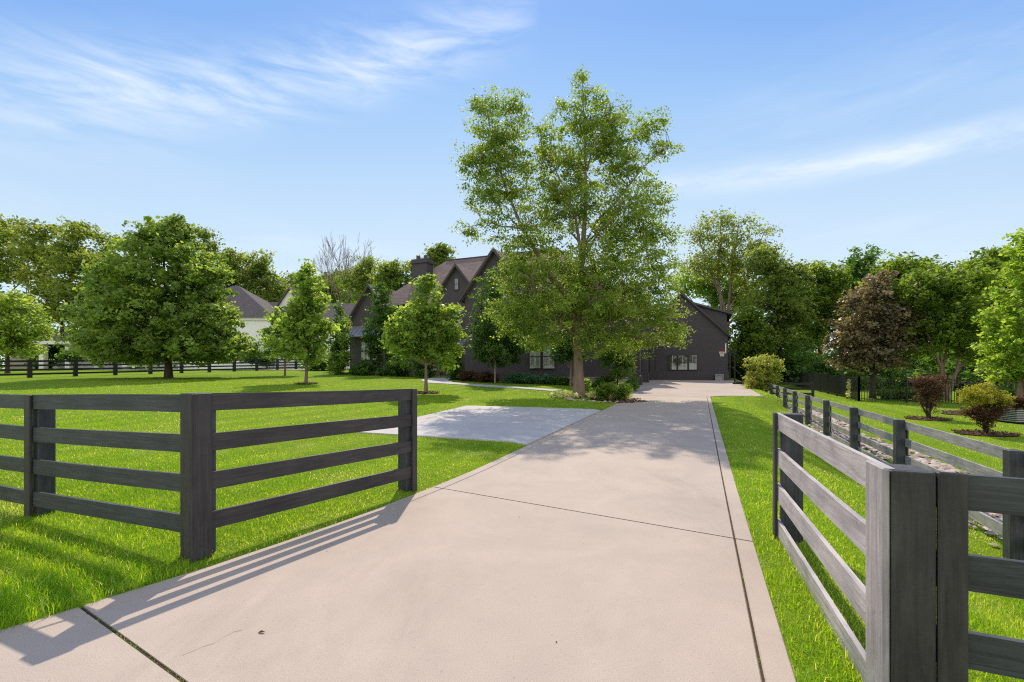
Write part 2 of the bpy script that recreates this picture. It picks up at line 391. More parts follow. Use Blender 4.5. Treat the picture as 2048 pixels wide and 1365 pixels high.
def crown_np(lobes, nclump, per, sigma, rng, shell=.3, flat=.65):
    lob = np.array(lobes, float); vol = (lob[:, 3]*lob[:, 4]*lob[:, 5])**.8
    which = rng.choice(len(lob), nclump, p=vol/vol.sum())
    d = rng.normal(size=(nclump, 3)); d /= np.linalg.norm(d, axis=1)[:, None]
    r = rng.uniform(0, 1, (nclump, 1))**shell
    C = lob[which, :3]+d*r*lob[which, 3:6]
    cnt = rng.poisson(per, nclump)+2
    idx = np.repeat(np.arange(nclump), cnt)
    sg = sigma*rng.uniform(.55, 1.35, nclump)
    off = np.clip(rng.normal(size=(len(idx), 3)), -1.9, 1.9)*sg[idx][:, None]*.72; off[:, 2] *= flat
    ax = C-np.array([[0, 0, 0]])*1.0; ax = np.stack([C[:, 0]-lob[:, 0].mean(), C[:, 1]-lob[:, 1].mean(), rng.normal(.05, .5, nclump)*np.hypot(C[:, 0]-lob[:, 0].mean(), C[:, 1]-lob[:, 1].mean())], 1)+rng.normal(0, .25, (nclump, 3))
    ax /= np.linalg.norm(ax, axis=1)[:, None]+1e-9; tt = rng.uniform(-1.9, 1.7, len(idx))
    off += ax[idx]*(tt*sg[idx])[:, None]; off[:, 2] -= .12*sg[idx]*tt*tt
    tone = np.clip(rng.normal(.45, .2, nclump), 0, 1)
    P = C[idx]+off
    return C, P, np.clip(tone[idx]+rng.normal(0, .16, len(idx)), 0, 1)
def limb_pts(a, b, arch, n, rng, wob):
    a = np.array(a); b = np.array(b); out = []
    for i in range(n+1):
        t = i/n; p = a*(1-t)+b*t; p[2] += arch*math.sin(math.pi*t)*.5
        if 0 < i < n: p = p+rng.normal(0, wob, 3)
        out.append(p)
    return out
def make_plant(name, label, cat, loc, lobes, leaf, nclump, per, sigma, lsize, seed, trunk=None, bk=None, nlimb=10,
               shell=.33, group=None, droop=.2, parts=('crown', 'trunk'), twigs=True, aspect=.62, flat=.65, tk=8, zlow=.2):
    """trunk: list of stems, each (list of (x,y,z) relative points, base radius, top radius)"""
    rng = np.random.default_rng(seed); root = empty(name, loc, label, cat, group)
    C, P, tone = crown_np(lobes, nclump, per, sigma, rng, shell, flat)
    keep = P[:, 2] > .02; P = P[keep]; tone = tone[keep]
    if trunk:
        mb = MB(); nodes = []
        for pts, r0, r1 in trunk:
            n = len(pts); rad = [r0+(r1-r0)*(i/(n-1))**.8 for i in range(n)]
            if n > 2:
                pp = [np.array(pts[0], float)+(0, 0, -.15), np.array(pts[0], float)+(0, 0, .12)]+[np.array(p, float) for p in pts[1:]]
                rr = [r0*1.45, r0*1.12]+rad[1:]
            else: pp, rr = [np.array(p, float) for p in pts], rad
            mb.tube(pp, rr, tk)
            for i in range(len(pts)-1):
                for t in (0, .25, .5, .75): nodes.append((np.array(pts[i])*(1-t)+np.array(pts[i+1])*t, rad[i]))
        zmin = zlow*max(q[0][2] for q in nodes); nodes = [q for q in nodes if q[0][2] >= zmin]
        tn = np.array([q[0] for q in nodes]); tr = np.array([q[1] for q in nodes])
        # limbs run to well separated clumps
        sel = [int(rng.integers(len(C)))]; dist = np.linalg.norm(C-C[sel[0]], axis=1)
        for _ in range(nlimb-1):
            k = int(np.argmax(dist)); sel.append(k); dist = np.minimum(dist, np.linalg.norm(C-C[k], axis=1))
        allp = [tn]
        for k in sel:
            c = C[k]; h = np.hypot(c[0]-tn[:, 0], c[1]-tn[:, 1]); want = c[2]-.85*h
            sc_ = np.abs(tn[:, 2]-want)*.6+.75*h; j = int(np.argmin(sc_)); a = tn[j]
            if c[2] < a[2]-.45*np.hypot(*(c-a)[:2])-.1: continue      # no limb hangs straight down
            ln = np.linalg.norm(c-a); pts = limb_pts(a, a+(c-a)*.93, ln*.10, 6, rng, ln*.028)
            r0 = min(tr[j]*.62, .018+.014*ln+.3*tr[j]*.3); mb.tube(pts, [r0*(1-.85*i/6) for i in range(7)], 6, False)
            allp.append(np.array(pts[1:]))
        if twigs:
            A = np.concatenate(allp)
            for c in C[::1 if len(C) < 500 else 2]:
                dd = np.linalg.norm(A-c, axis=1)+np.clip(A[:, 2]-c[2]+.2, 0, None)*1.2; a = A[int(np.argmin(dd))]
                ln = np.linalg.norm(c-a)
                if .15 < ln < max(1.1, .09*C[:, 2].max()):
                    pts = limb_pts(a, c, ln*.12, 3, rng, ln*.05); r0 = .006+.008*min(ln, 2.5)
                    mb.tube(pts, [r0, r0*.75, r0*.5, r0*.2], 4, False)
        off = np.array(loc); mb.v = [tuple(np.array(p)+off) for p in mb.v]
        mb.build(parts[1], bk or BK, root, smooth=True)
    V, Fq = leaves_np(P, lsize, rng, aspect, droop=droop)
    link_mesh(parts[0], np_mesh(parts[0], V, [Fq], tone), leaf, root)
    return root
def pxl(bx, by, Y, items):
    """lobes given in photo pixels round a base pixel -> metres at distance Y: (px, py, rx, ry, depth offset m, depth radius m)"""
    s = Y/F; out = []
    for (px, py, rx, ry, dy, rd) in items: out.append(((px-bx)*s, dy, (by-py)*s, rx*s, rd, ry*s))
    return out

# ------------------------------------------------------------------ ground, driveway, paths
def lines(spans):
    out = []
    for a, b, st in spans: out += list(np.arange(a, b, st))
    return np.array(out+[spans[-1][1]])
gu = lines([(-600, -150, 50), (-150, -60, 6), (-60, -12, 2), (-12, -5.2, .4), (-5.2, -3.0, .06), (-3.0, 0, .5), (0, 1.1, .06), (1.1, 4.2, .12), (4.2, 6, .4), (6, 60, 2), (60, 150, 6), (150, 600, 50)])
gv = lines([(-30, -6, 3), (-6, 14, .3), (14, 60, .7), (60, 150, 6), (150, 700, 50)])
UU, VV = np.meshgrid(gu, gv); XX = CA*UU+SA*VV; YY = -SA*UU+CA*VV
ZZ = ground(XX, YY)
nv, nu = UU.shape; idx = np.arange(nv*nu).reshape(nv, nu)
gm, t, o = new_mat('lawn_turf')
p = pos(t)
n1 = t.noise(p, .22, 6, .6); n2 = t.noise(p, 1.6, 6, .65); n3 = t.noise(t.mapv(p, (1, 1, .2)), 45, 3, .7); n4 = t.noise(p, 9, 4, .7)
cc = t.mix(t.m('MULTIPLY_ADD', n1, 2.0, -.5, clamp=True), rgb(.23, .41, .014), rgb(.36, .50, .035))
cc = t.mix(t.m('MULTIPLY_ADD', n2, 2.2, -.85, clamp=True), cc, rgb(.38, .46, .075))
cc = t.mix(t.m('MULTIPLY_ADD', n4, 2.4, -.9, clamp=True), cc, t.mix(1.0, cc, rgb(.62, .68, .6), 'MULTIPLY'))
cc = t.mix(t.m('MULTIPLY_ADD', n3, 2.6, -.9, clamp=True), t.mix(1.0, cc, rgb(.55, .58, .5), 'MULTIPLY'), cc)
sq_ = t.n('ShaderNodeSeparateXYZ'); t.put(sq_.inputs[0], t.mapv(p, (1, 1, 1), (0, 0, D(22.5))))
wob = t.m('MULTIPLY_ADD', t.noise(p, .5, 3), 1.6, sq_.outputs[0])
mow = t.m('MULTIPLY_ADD', t.m('SINE', t.m('MULTIPLY', wob, 2*math.pi/1.15)), .5, .5)
cc = t.mix(t.m('MULTIPLY', mow, .42), cc, t.mix(1.0, cc, rgb(.55, .72, .6), 'MULTIPLY'))
dryn = t.m('MULTIPLY_ADD', t.noise(p, .8, 6, .7), 5, -2.9, clamp=True)
cc = t.mix(t.m('MULTIPLY', dryn, .45), cc, rgb(.50, .53, .22))
pbsdf(t, o, cc, .9, .05, t.bump(t.m('ADD', n3, n4), .9, .05)); M['turf'] = gm
fq = np.stack([idx[:-1, :-1], idx[:-1, 1:], idx[1:, 1:], idx[1:, :-1]], -1).reshape(-1, 4)
tag(link_mesh('ground', np_mesh('ground', np.stack([XX, YY, ZZ], -1).reshape(-1, 3), [fq], smooth=True), M['turf'], None), kind='structure')

SKEW = lambda v: -.15*(1-float(sstep(6, 12, v)))
def dpt(u, v, dz=0):
    vv = v+SKEW(v)*(u+3.4); return W(u, vv, float(zd(vv))+dz)
JV = [-8, 1.66, 5.38, 25.5]
mb = MB()
for a, b in zip(JV[:-1], JV[1:]):
    st = np.linspace(a+(.011 if a > 0 else 0), b-.011, max(2, int((b-a)/.6)))
    for k in range(3):
        def cols(v):
            l = float(drive_left(v)); return [(l, l+.165), (l+.178, DR-.165), (DR-.152, DR)][k]
        for v0, v1 in zip(st[:-1], st[1:]):
            (a0, b0), (a1, b1) = cols(v0), cols(v1)
            e = .008
            mb.quad(dpt(a0+e, v0), dpt(b0-e, v0), dpt(b1-e, v1), dpt(a1+e, v1))
            mb.quad(dpt(a0, v0, -.010), dpt(a0+e, v0), dpt(a1+e, v1), dpt(a1, v1, -.010))
            mb.quad(dpt(b0-e, v0), dpt(b0, v0, -.010), dpt(b1, v1, -.010), dpt(b1-e, v1))
            mb.quad(dpt(a0, v0, -.14), dpt(a0, v0, -.010), dpt(a1, v1, -.010), dpt(a1, v1, -.14))
            mb.quad(dpt(b0, v0, -.010), dpt(b0, v0, -.14), dpt(b1, v1, -.14), dpt(b1, v1, -.010))
        for v0 in (st[0], st[-1]):
            a0, b0 = cols(v0); mb.quad(dpt(a0, v0, -.14), dpt(b0, v0, -.14), dpt(b0, v0, -.002), dpt(a0, v0, -.002))
drive = tag(mb.build('driveway', M['concrete']), kind='structure')
mb = MB(); rj = random.Random(4)
for v0, v1 in zip(np.arange(-8, 25.4, .2)[:-1], np.arange(-8, 25.4, .2)[1:]):
    l0, l1 = float(drive_left(v0)), float(drive_left(v1))
    mb.quad(dpt(l0+.16, v0, -.011), dpt(l0+.185, v0, -.011), dpt(l1+.185, v1, -.011), dpt(l1+.16, v1, -.011))
    mb.quad(dpt(DR-.17, v0, -.009), dpt(DR-.147, v0, -.009), dpt(DR-.147, v1, -.009), dpt(DR-.17, v1, -.009))
for jv in JV[1:-1]:
    us = np.linspace(float(drive_left(jv))+.01, DR-.01, 30)
    for a, b in zip(us[:-1], us[1:]):
        mb.quad(dpt(a, jv-.014, -.008), dpt(b, jv-.014, -.008), dpt(b, jv+.014, -.008), dpt(a, jv+.014, -.008))
tag(mb.build('joint_filler', M['joint'], drive), kind='structure')
# hairline crack
mb = MB(); cpts = [hit(x, y) for x, y in [(362, 1330), (385, 1321), (405, 1312), (428, 1305), (446, 1292), (468, 1281), (485, 1277)]]
for i, (a, b) in enumerate(zip(cpts[:-1], cpts[1:])):
    h = .0012; mb.quad((a[0], a[1]-h, .0022), (b[0], b[1]-h, .0022), (b[0], b[1]+h, .0022), (a[0], a[1]+h, .0022))
tag(mb.build('hairline_crack', M['joint'], drive), kind='structure')

import bmesh
def patch(name, poly, mat, dz, zf=None, step=.6, kind='structure', skirt=0.):
    """a sheet that follows the ground; poly in world X, Y"""
    zf = zf or (lambda X, Y: g1(X, Y))
    bm = bmesh.new(); f = bm.faces.new([bm.verts.new((x, y, 0)) for x, y in poly])
    xs = [q[0] for q in poly]; ys = [q[1] for q in poly]
    for lo, hi, n in ((min(xs), max(xs), (1, 0, 0)), (min(ys), max(ys), (0, 1, 0))):
        for c in np.arange(lo+step, hi, step):
            bmesh.ops.bisect_plane(bm, geom=bm.verts[:]+bm.edges[:]+bm.faces[:], plane_co=(c, c, 0), plane_no=n)
    for v in bm.verts: v.co.z = zf(v.co.x, v.co.y)+dz
    if skirt:
        r = bmesh.ops.extrude_edge_only(bm, edges=[e for e in bm.edges if e.is_boundary])
        for v in r['geom']:
            if isinstance(v, bmesh.types.BMVert): v.co.z -= skirt
    bmesh.ops.recalc_face_normals(bm, faces=bm.faces)
    me = bpy.data.meshes.new(name); bm.to_mesh(me); bm.free()
    o = link_mesh(name, me, mat, None); return tag(o, kind=kind)
def uvp(l): return [W(u, v)[:2] for u, v in l]
def pxp(l): return [hit(x, y)[:2] for x, y in l]
PAD = pxp([(1060, 896), (1224, 826), (934, 813), (706, 866)])
l0 = UV(*PAD[0]); l1 = UV(*PAD[1])
PAD[0] = W(float(drive_left(l0[1]))-.012, l0[1])[:2]; PAD[1] = W(float(drive_left(l1[1]))-.012, l1[1])[:2]
patch('parking_pad', PAD, M['pad'], .028, skirt=.12)
COURT = [(-3.30, 25.52), (.46, 25.52), (.62, 25.9), (1.0, 26.35), (1.6, 26.6), (3.0, 26.7), (3.1, 50.2), (-5.25, 50.2), (-5.05, 28.6), (-4.3, 27.2)]
COURTW = uvp(COURT)
patch('forecourt', COURTW, M['concrete'], .0, lambda X, Y: float(zd(UV(X, Y)[1])), step=1.2, skirt=.15)
def ribbon(px, width, dz, name, mat, widths=None):
    pts = [Vector(hit(*q)) for q in px]; L0, R0 = [], []
    for i, q in enumerate(pts):
        d = pts[min(i+1, len(pts)-1)]-pts[max(i-1, 0)]; n = Vector((-d.y, d.x, 0)).normalized(); w_ = (widths[i] if widths else width)/2
        L0.append((q+n*w_)[:2]); R0.append((q-n*w_)[:2])
    poly = L0+R0[::-1]
    return poly
PATH = ribbon([(884, 757), (868, 762), (880, 766.5), (930, 770), (1000, 774.5), (1060, 778.5), (1115, 783)], 1.3, .03, '', None, [1.6, 2.0, 1.9, 1.2, 1.1, 1.1, 1.1])
def ell(cx, cy, rx, ry, n=20, seed=0):
    r = random.Random(seed); return [(cx+rx*math.cos(2*math.pi*i/n)*r.uniform(.9, 1.1), cy+ry*math.sin(2*math.pi*i/n)*r.uniform(.9, 1.1)) for i in range(n)]
try: patch('garden_path', PATH, M['pad'], .05, step=2, skirt=.1)
except Exception as e: print('path', e)

# mulch beds (flat, ground-hugging)
BEDS = []
def bed(px, py, rx, ry, seed, name='mulch_bed', dz=.03):
    q = hit(px, py); poly = ell(q[0], q[1], rx, ry, 22, seed); BEDS.append(poly); patch(name, poly, M['mulch'], dz, step=.8)
bed(852, 787, .65, .5, 1); bed(612, 768.5, .7, .6, 2); bed(1857, 839, .8, .65, 3); bed(1972, 869, .85, .62, 4)
bed(1190, 795, 2.1, 1.0, 5); bed(1235, 802, 1.2, .85, 6); bed(2035, 830, 3, 1.6, 7)
def wallbed(name, poly):
    BEDS.append(poly); patch(name, poly, M['mulch'], .04, step=1)
wallbed('foundation_bed', uvp([(-35.5, 35.2), (-26, 34.6), (-24.5, 38), (-35.5, 38)]))
wallbed('foundation_bed', uvp([(-20, 31.4), (-11, 32.0), (-5.4, 31.2), (-5.0, 34.3), (-20, 34.3)]))

# ------------------------------------------------------------------ board fences
UN = Vector((CA, -SA, 0)); VN = Vector((SA, CA, 0))
def fence_run(root, pts, n, nrail, sp, rail_mat, post_mat, batten_mat, post=.14, rh=.15, battens=None, bw=.14, rail_gap=.0, ext=0, seed=0, post_kw=None):
    """pts: (x, y, ztop) on the outer face line; n: outward normal; rails nailed outside the posts, battens over them"""
    rr = random.Random(seed); n = Vector(n); P = [Vector(q) for q in pts]
    for a, b in zip(P[:-1], P[1:]):
        d = (b-a).normalized(); L_ = (b-a).length; cuts = [a, b]
        for k in range(nrail):
            j = rr.uniform(-.006, .006); dz = Vector((0, 0, -k*sp+j)); dz2 = Vector((0, 0, -k*sp+rr.uniform(-.006, .006)))
            # slight bow so the plank is not ruler straight
            mb = MB(); N = 6; bow = rr.uniform(-.008, .008)
            off = -.027-.03; tb = .03; pr = []
            for i in range(N+1):
                q = a.lerp(b, (.004 if i == 0 else (.996 if i == N else i/N)))+dz.lerp(dz2, i/N)+Vector((0, 0, bow*math.sin(math.pi*i/N)))
                pr.append(q)
            base = len(mb.v)
            for q in pr:
                for (o1, h) in ((off, 0), (off+tb, 0), (off+tb, -rh), (off, -rh)): mb.v.append(tuple(q+n*o1+Vector((0, 0, h))))
            for i in range(N):
                s0 = base+i*4
                for e in range(4): mb.f.append((s0+e, s0+(e+1) % 4, s0+4+(e+1) % 4, s0+4+e))
            mb.f.append((base+3, base+2, base+1, base)); e0 = base+4*N; mb.f.append((e0, e0+1, e0+2, e0+3))
            mb.build('rail', rail_mat, root)
def wood_post(root, c, d, w_, dep, ztop, mat, name='post', tilt=0):
    """post with its outer face centre at c (x, y), d along the fence, depth dep inwards along m"""
    pass
def slabpost(root, name, o, d, n, a0, a1, b0, b1, ztop, mat, zb=None, bevel=.006):
    """box from o: along d a0..a1, along n b0..b1"""
    d = Vector(d); n = Vector(n); mb = MB(); q = [(a0, b0), (a1, b0), (a1, b1), (a0, b1)]
    pts = [Vector((o[0], o[1], 0))+d*a+n*b for a, b in q]
    zb = min(g1(p.x, p.y) for p in pts)-.25 if zb is None else zb
    mb.hexa([(p.x, p.y, zb) for p in pts], [(p.x, p.y, ztop) for p in pts])
    return mb.build(name, mat, root, bevel=bevel)
def npv(a): return Vector(a)
# left road fence
K1 = atY(383, 3.75, 789); E1 = atY(835, 6.05, 778.5)
def along(o, d, t, z): return (o[0]+d[0]*t, o[1]+d[1]*t, z)
f = empty('board_fence', (K1[0], K1[1], g1(*K1[:2])), 'dark four-board fence along the road running out of frame on the left', 'fence')
D1 = -UN; N1 = -VN
R = [along(K1, D1, 0.02, K1[2]), along(K1, D1, 2.64, 1.343), along(K1, D1, 5.25, 1.33), along(K1, D1, 7.8, 1.32)]
fence_run(f, R, N1, 4, .338, M['wood_road'], None, None, seed=1)
slabpost(f, 'batten', K1, D1, N1, .002, .15, -.026, 0, K1[2]+.004, M['wood_post'])
slabpost(f, 'corner_post', K1, D1, N1, .03, .19, -.23, -.06, K1[2]+.002, M['post_back'])
for t_, z_ in ((2.64, 1.343), (5.25, 1.33), (7.8, 1.32)):
    slabpost(f, 'batten', K1, D1, N1, t_-.055, t_+.055, -.026, 0, z_+.004, M['wood_post'])
    slabpost(f, 'post', K1, D1, N1, t_-.09, t_+.09, -.20, -.058, z_-.004, M['post_back'])
# left wing
DW = (Vector(E1)-Vector(K1)); DW.z = 0; LW = DW.length; DW.normalize(); NW = Vector((DW.y, -DW.x, 0))
f = empty('board_fence', (E1[0], E1[1], g1(*E1[:2])), 'dark four-board gate wing angled along the left edge of the driveway', 'fence')
fence_run(f, [along(K1, DW, .02, K1[2]), along(K1, DW, LW, E1[2])], NW, 4, .338, M['wood_wing'], None, None, seed=2)
slabpost(f, 'batten', K1, DW, NW, .014, .160, -.026, 0, K1[2]+.005, M['wood_post'])
slabpost(f, 'batten', K1, DW, NW, LW-.085, LW, -.026, 0, E1[2]+.005, M['wood_post'])
slabpost(f, 'post', K1, DW, NW, LW-.15, LW-.004, -.21, -.058, E1[2]+.0, M['post_back'])
# right wing and right road fence
K2 = (1.643, 2.016, 1.163); D2 = Vector((.345, .939, 0)).normalized(); N2 = Vector((-D2.y, D2.x, 0)); L2 = 2.54
f = empty('board_fence', along(K2, D2, L2, g1(*along(K2, D2, L2, 0)[:2])), 'four-board gate wing in sunlit grey beside the right edge of the driveway', 'fence')
fence_run(f, [along(K2, D2, .02, 1.166), along(K2, D2, L2, 1.196)], N2, 4, .34, M['wood_sunlit'], None, None, seed=3)
slabpost(f, 'batten', K2, D2, N2, .0, .205, -.026, 0, 1.168, M['post_sunlit'])
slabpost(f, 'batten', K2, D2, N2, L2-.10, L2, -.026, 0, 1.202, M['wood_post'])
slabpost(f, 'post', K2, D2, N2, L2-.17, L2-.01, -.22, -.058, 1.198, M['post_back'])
f = empty('board_fence', (K2[0], K2[1], g1(*K2[:2])), 'near road fence cut off by the right edge, with wide dark corner boards', 'fence')
fence_run(f, [along(K2, UN, .03, 1.165), along(K2, UN, 2.60, 1.14)], N1, 4, .34, M['wood_road'], None, None, seed=4)
slabpost(f, 'corner_post', K2, UN, N1, .030, .186, -.19, -.002, 1.160, M['wood_post'], bevel=.004)
slabpost(f, 'batten', K2, UN, N1, .192, .292, -.026, .001, 1.167, M['wood_post'])
slabpost(f, 'post', K2, UN, N1, 2.5, 2.64, -.20, -.058, 1.14, M['post_back'])
# property line fence on the right: four boards on the far side of the posts
f = empty('board_fence', W(3.45, 2.4, -.6), 'long grey paddock fence receding along the stone swale on the right', 'fence')
pv = [4.05, 7.30, 11.0, 14.15, 17.3, 20.5, 23.6, 26.7, 29.8, 32.9, 36.2]
tops = []
for v in pv:
    u = 3.39+.0262*v; X, Y, _ = W(u, v); tops.append((X, Y, CAMH-.975+max(0, .009*(v-20))))
fence_run(f, tops, UN, 4, .325, M['wood_back'], None, None, seed=6)
for (X, Y, z) in tops:
    slabpost(f, 'post', (X, Y), VN, UN, -.075, .075, -.20, -.058, z+.03, M['post_back'])
    slabpost(f, 'batten', (X, Y), VN, UN, -.06, .06, -.026, 0, z-.12, M['post_back'])
# short return at the far end of that fence
f = empty('board_fence', W(4.0, 37.8, 0), 'short dark fence return at the far end of the grey paddock fence', 'fence')
q0 = (tops[-1][0], tops[-1][1], tops[-1][2]+.02); q1 = along(q0, UN, 2.7, q0[2]); fence_run(f, [along(q0, UN, .15, q0[2]), q1], N1, 3, .34, M['wood_far'], None, None, seed=9)
slabpost(f, 'post', q1, UN, N1, -.08, .08, -.2, -.058, q1[2]+.03, M['wood_far'])
# far boundary fence on the left
f = empty('board_fence', W(-47.2, 14, 1), 'black four-board boundary fence far across the left lawn', 'fence')
far = []
for i in range(19):
    v = 7+2.75*i; X, Y, _ = W(-47.2, v); far.append((X, Y, g1(X, Y)+1.34))
fence_run(f, far, UN, 4, .33, M['wood_far'], None, None, seed=8)
for (X, Y, z) in far: slabpost(f, 'post', (X, Y), VN, UN, -.13, .13, -.2, .0, z+.05, M['wood_far'], bevel=0)

# black metal picket fence
f = empty('metal_fence', W(9, 34, -.3), 'black metal picket fence around the neighbouring garden on the right', 'fence')
def picket(a, b, n):
    a = Vector(a); b = Vector(b); d = (b-a)/n
    for i in range(n):
        p, q = a+d*i, a+d*(i+1); p.z = g1(p.x, p.y); q.z = g1(q.x, q.y)
        mb = MB(); mb.box(-.04, .04, -.04, .04, -.2, 1.5, lambda x, y, z: (p.x+x, p.y+y, p.z+z)); mb.build('post', M['iron'], f)
        mb = MB(); k = int((q-p).length/.13)
        dd = (q-p).normalized(); nn = Vector((-dd.y, dd.x, 0))
        for z in (.15, 1.18, 1.36):
            mb.board(p+Vector((0, 0, z+.03))+dd*.04, q+Vector((0, 0, z+.03))-dd*.04, .035, .03, nn, -.015)
        for j in range(1, k):
            c = p.lerp(q, j/k); mb.box(-.011, .011, -.011, .011, .06, 1.46, lambda x, y, z: (c.x+x, c.y+y, c.z+z))
        mb.build('picket_panel', M['iron'], f)
picket(W(9, 34), W(9, 63), 12); picket(W(9, 34), W(23, 34), 6)

# ------------------------------------------------------------------ dark brick house (road-aligned frame)
H = empty('brick_house', W(-15, 34, .8), 'dark charcoal brick house with steep brown gabled roofs behind the trees', 'house')
PT = math.tan(math.radians(52))
def gable_walls(mb, u0, u1, v0, v1, z0, ze, zp, axis):
    """wall box with two gable ends; ridge along axis"""
    mb.ubox(u0, u1, v0, v1, z0, ze)
    if axis == 'v':
        um = (u0+u1)/2
        for v in (v0, v1): mb.poly([W(u0, v, ze), W(u1, v, ze), W(um, v, zp)])
        mb.quad(W(u0, v0, ze), W(um, v0, zp), W(um, v1, zp), W(u0, v1, ze)); mb.quad(W(um, v0, zp), W(u1, v0, ze), W(u1, v1, ze), W(um, v1, zp))
    else:
        vm = (v0+v1)/2
        for u in (u0, u1): mb.poly([W(u, v0, ze), W(u, v1, ze), W(u, vm, zp)])
        mb.quad(W(u0, v0, ze), W(u0, vm, zp), W(u1, vm, zp), W(u1, v0, ze)); mb.quad(W(u0, vm, zp), W(u0, v1, ze), W(u1, v1, ze), W(u1, vm, zp))
def gable_roof(mb, u0, u1, v0, v1, ze, zp, axis, oh=.35, th=.16, back=True):
    """two pitched slabs with overhang"""
    if axis == 'v':
        um = (u0+u1)/2; k = (zp-ze)/(um-u0)
        for s_, ue in ((-1, u0-oh), (1, u1+oh)):
            z_e = zp-k*abs(ue-um)
            a = [(um, v0-oh, zp), (ue, v0-oh, z_e), (ue, v1+(oh if back else 0), z_e), (um, v1+(oh if back else 0), zp)]
            mb.hexa([W(x, y, z+.03) for x, y, z in a], [W(x, y, z+.03+th*1.3) for x, y, z in a])
    else:
        vm = (v0+v1)/2; k = (zp-ze)/(vm-v0)
        for ve in (v0-oh, v1+oh):
            z_e = zp-k*abs(ve-vm)
            a = [(u0-(oh if back else 0), vm, zp), (u0-(oh if back else 0), ve, z_e), (u1+oh, ve, z_e), (u1+oh, vm, zp)]
            mb.hexa([W(x, y, z+.03) for x, y, z in a], [W(x, y, z+.03+th*1.3) for x, y, z in a])
def rake(mb, u0, u1, v, ze, zp, oh=.35, w_=.28):
    """dark barge boards on a gable facing the road"""
    um = (u0+u1)/2; k = (zp-ze)/(um-u0)
    for s_ in (-1, 1):
        ue = um+s_*((u1-u0)/2+oh); z_e = zp-k*abs(ue-um)
        a = [(um, zp+.27), (ue, z_e+.27), (ue, z_e+.27-w_), (um, zp+.27-w_*1.15)]
        mb.hexa([W(x, v-oh-.06, z) for x, z in a], [W(x, v-oh-.004, z) for x, z in a])
def roofpart(spec, name='roof', mat=None):
    mb = MB()
    for q in spec: gable_roof(mb, *q[:7], **(q[7] if len(q) > 7 else {}))
    return mb.build(name, mat or M['shingle'], H)
# walls, each block its own part
def wallpart(*q):
    mb = MB(); gable_walls(mb, *q); return mb.build('wall', M['brick'], H)
wallpart(-33.9, -28.5, 37.5, 47, -.3, 6.7, 10.3-.1, 'v')            # left wing
wallpart(-22.4, -18.6, 36.4, 41, -.3, 8.7, 11.1, 'v')               # small front gable
wallpart(-18.4, -12.8, 34, 44, -.3, 7.8, 11.4, 'v')                 # large front gable
wallpart(-12.8, -5, 34.01, 50, -.3, 4.9, 9.2, 'v')                  # garage wing
wallpart(-9, -4.99, 38.2, 42.6, -.3, 6.3, 8.9, 'u')                 # dormer gable over the garage doors
wallpart(-9, -4.98, 44.2, 48.6, -.3, 6.3, 8.9, 'u')
wallpart(-6.2, 2.55, 50.02, 63, -.3, 5.05, 9.45, 'v')               # rear garage
mb = MB(); mb.ubox(-30, -8, 37, 47.5, -.3, 8.1); mb.build('wall', M['brick'], H)   # main body
mb = MB(); mb.ubox(-28.6, -22.3, 36.3, 37.1, -.3, 3.6); mb.build('wall', M['brick'], H)
# main hip roof
mb = MB(); e0, e1, f0, f1, ze, zr, r0, r1, vm = -30.5, -7.5, 36.5, 48, 8.0, 13.35, -25.0, -12.6, 42.2
A = [W(e0, f0, ze), W(e1, f0, ze), W(e1, f1, ze), W(e0, f1, ze)]; Rg = [W(r0, vm, zr), W(r1, vm, zr)]
mb.quad(A[0], A[1], Rg[1], Rg[0]); mb.quad(A[2], A[3], Rg[0], Rg[1]); mb.poly([A[1], A[2], Rg[1]]); mb.poly([A[3], A[0], Rg[0]]); mb.quad(A[3], A[2], A[1], A[0])
mroof = mb.build('roof', M['shingle'], H)
roofpart([(-33.9, -28.5, 37.5, 47, 6.7, 10.2, 'v')]); roofpart([(-22.4, -18.6, 36.4, 43, 8.7, 11.1, 'v', dict(back=False, oh=.3))])
roofpart([(-18.4, -12.8, 34, 44, 7.8, 11.4, 'v')]); roofpart([(-12.8, -5, 34.01, 50, 4.9, 9.2, 'v', dict(oh=.3))])
roofpart([(-9, -4.99, 38.2, 42.6, 6.3, 8.9, 'u', dict(back=False, oh=.3))]); roofpart([(-9, -4.98, 44.2, 48.6, 6.3, 8.9, 'u', dict(back=False, oh=.3))])
roofpart([(-6.2, 2.55, 50.02, 63, 5.05, 9.45, 'v', dict(oh=.22))])
for q in ((-33.9, -28.5, 37.5, 6.7, 10.2), (-22.4, -18.6, 36.4, 8.7, 11.1, .3), (-18.4, -12.8, 34, 7.8, 11.4), (-12.8, -5, 34.01, 4.9, 9.2, .3), (-6.2, 2.55, 50.02, 5.05, 9.45, .22, .24)):
    mb = MB(); rake(mb, *q); mb.build('barge_board', M['trim'], H)
mb = MB(); mb.ubox(r0, r1, vm-.09, vm+.09, zr-.02, zr+.07); mb.build('ridge_cap', M['trim'], mroof)
# shed dormer on the garage roof
mb = MB()
a = [(-.75, 8.45), (2.45, 7.35), (2.45, 5.0), (.2, 7.1)]
mb.hexa([W(u, 50.7, z) for u, z in a], [W(u, 58, z) for u, z in a]); mb.build('dormer_wall', M['trim'], H)
mb = MB(); a = [(-1.1, 8.62), (2.95, 7.22), (2.95, 7.42), (-1.1, 8.82)]
mb.hexa([W(u, 50.35, z) for u, z in a], [W(u, 58.3, z) for u, z in a]); mb.build('roof', M['shingle_dark'], H)
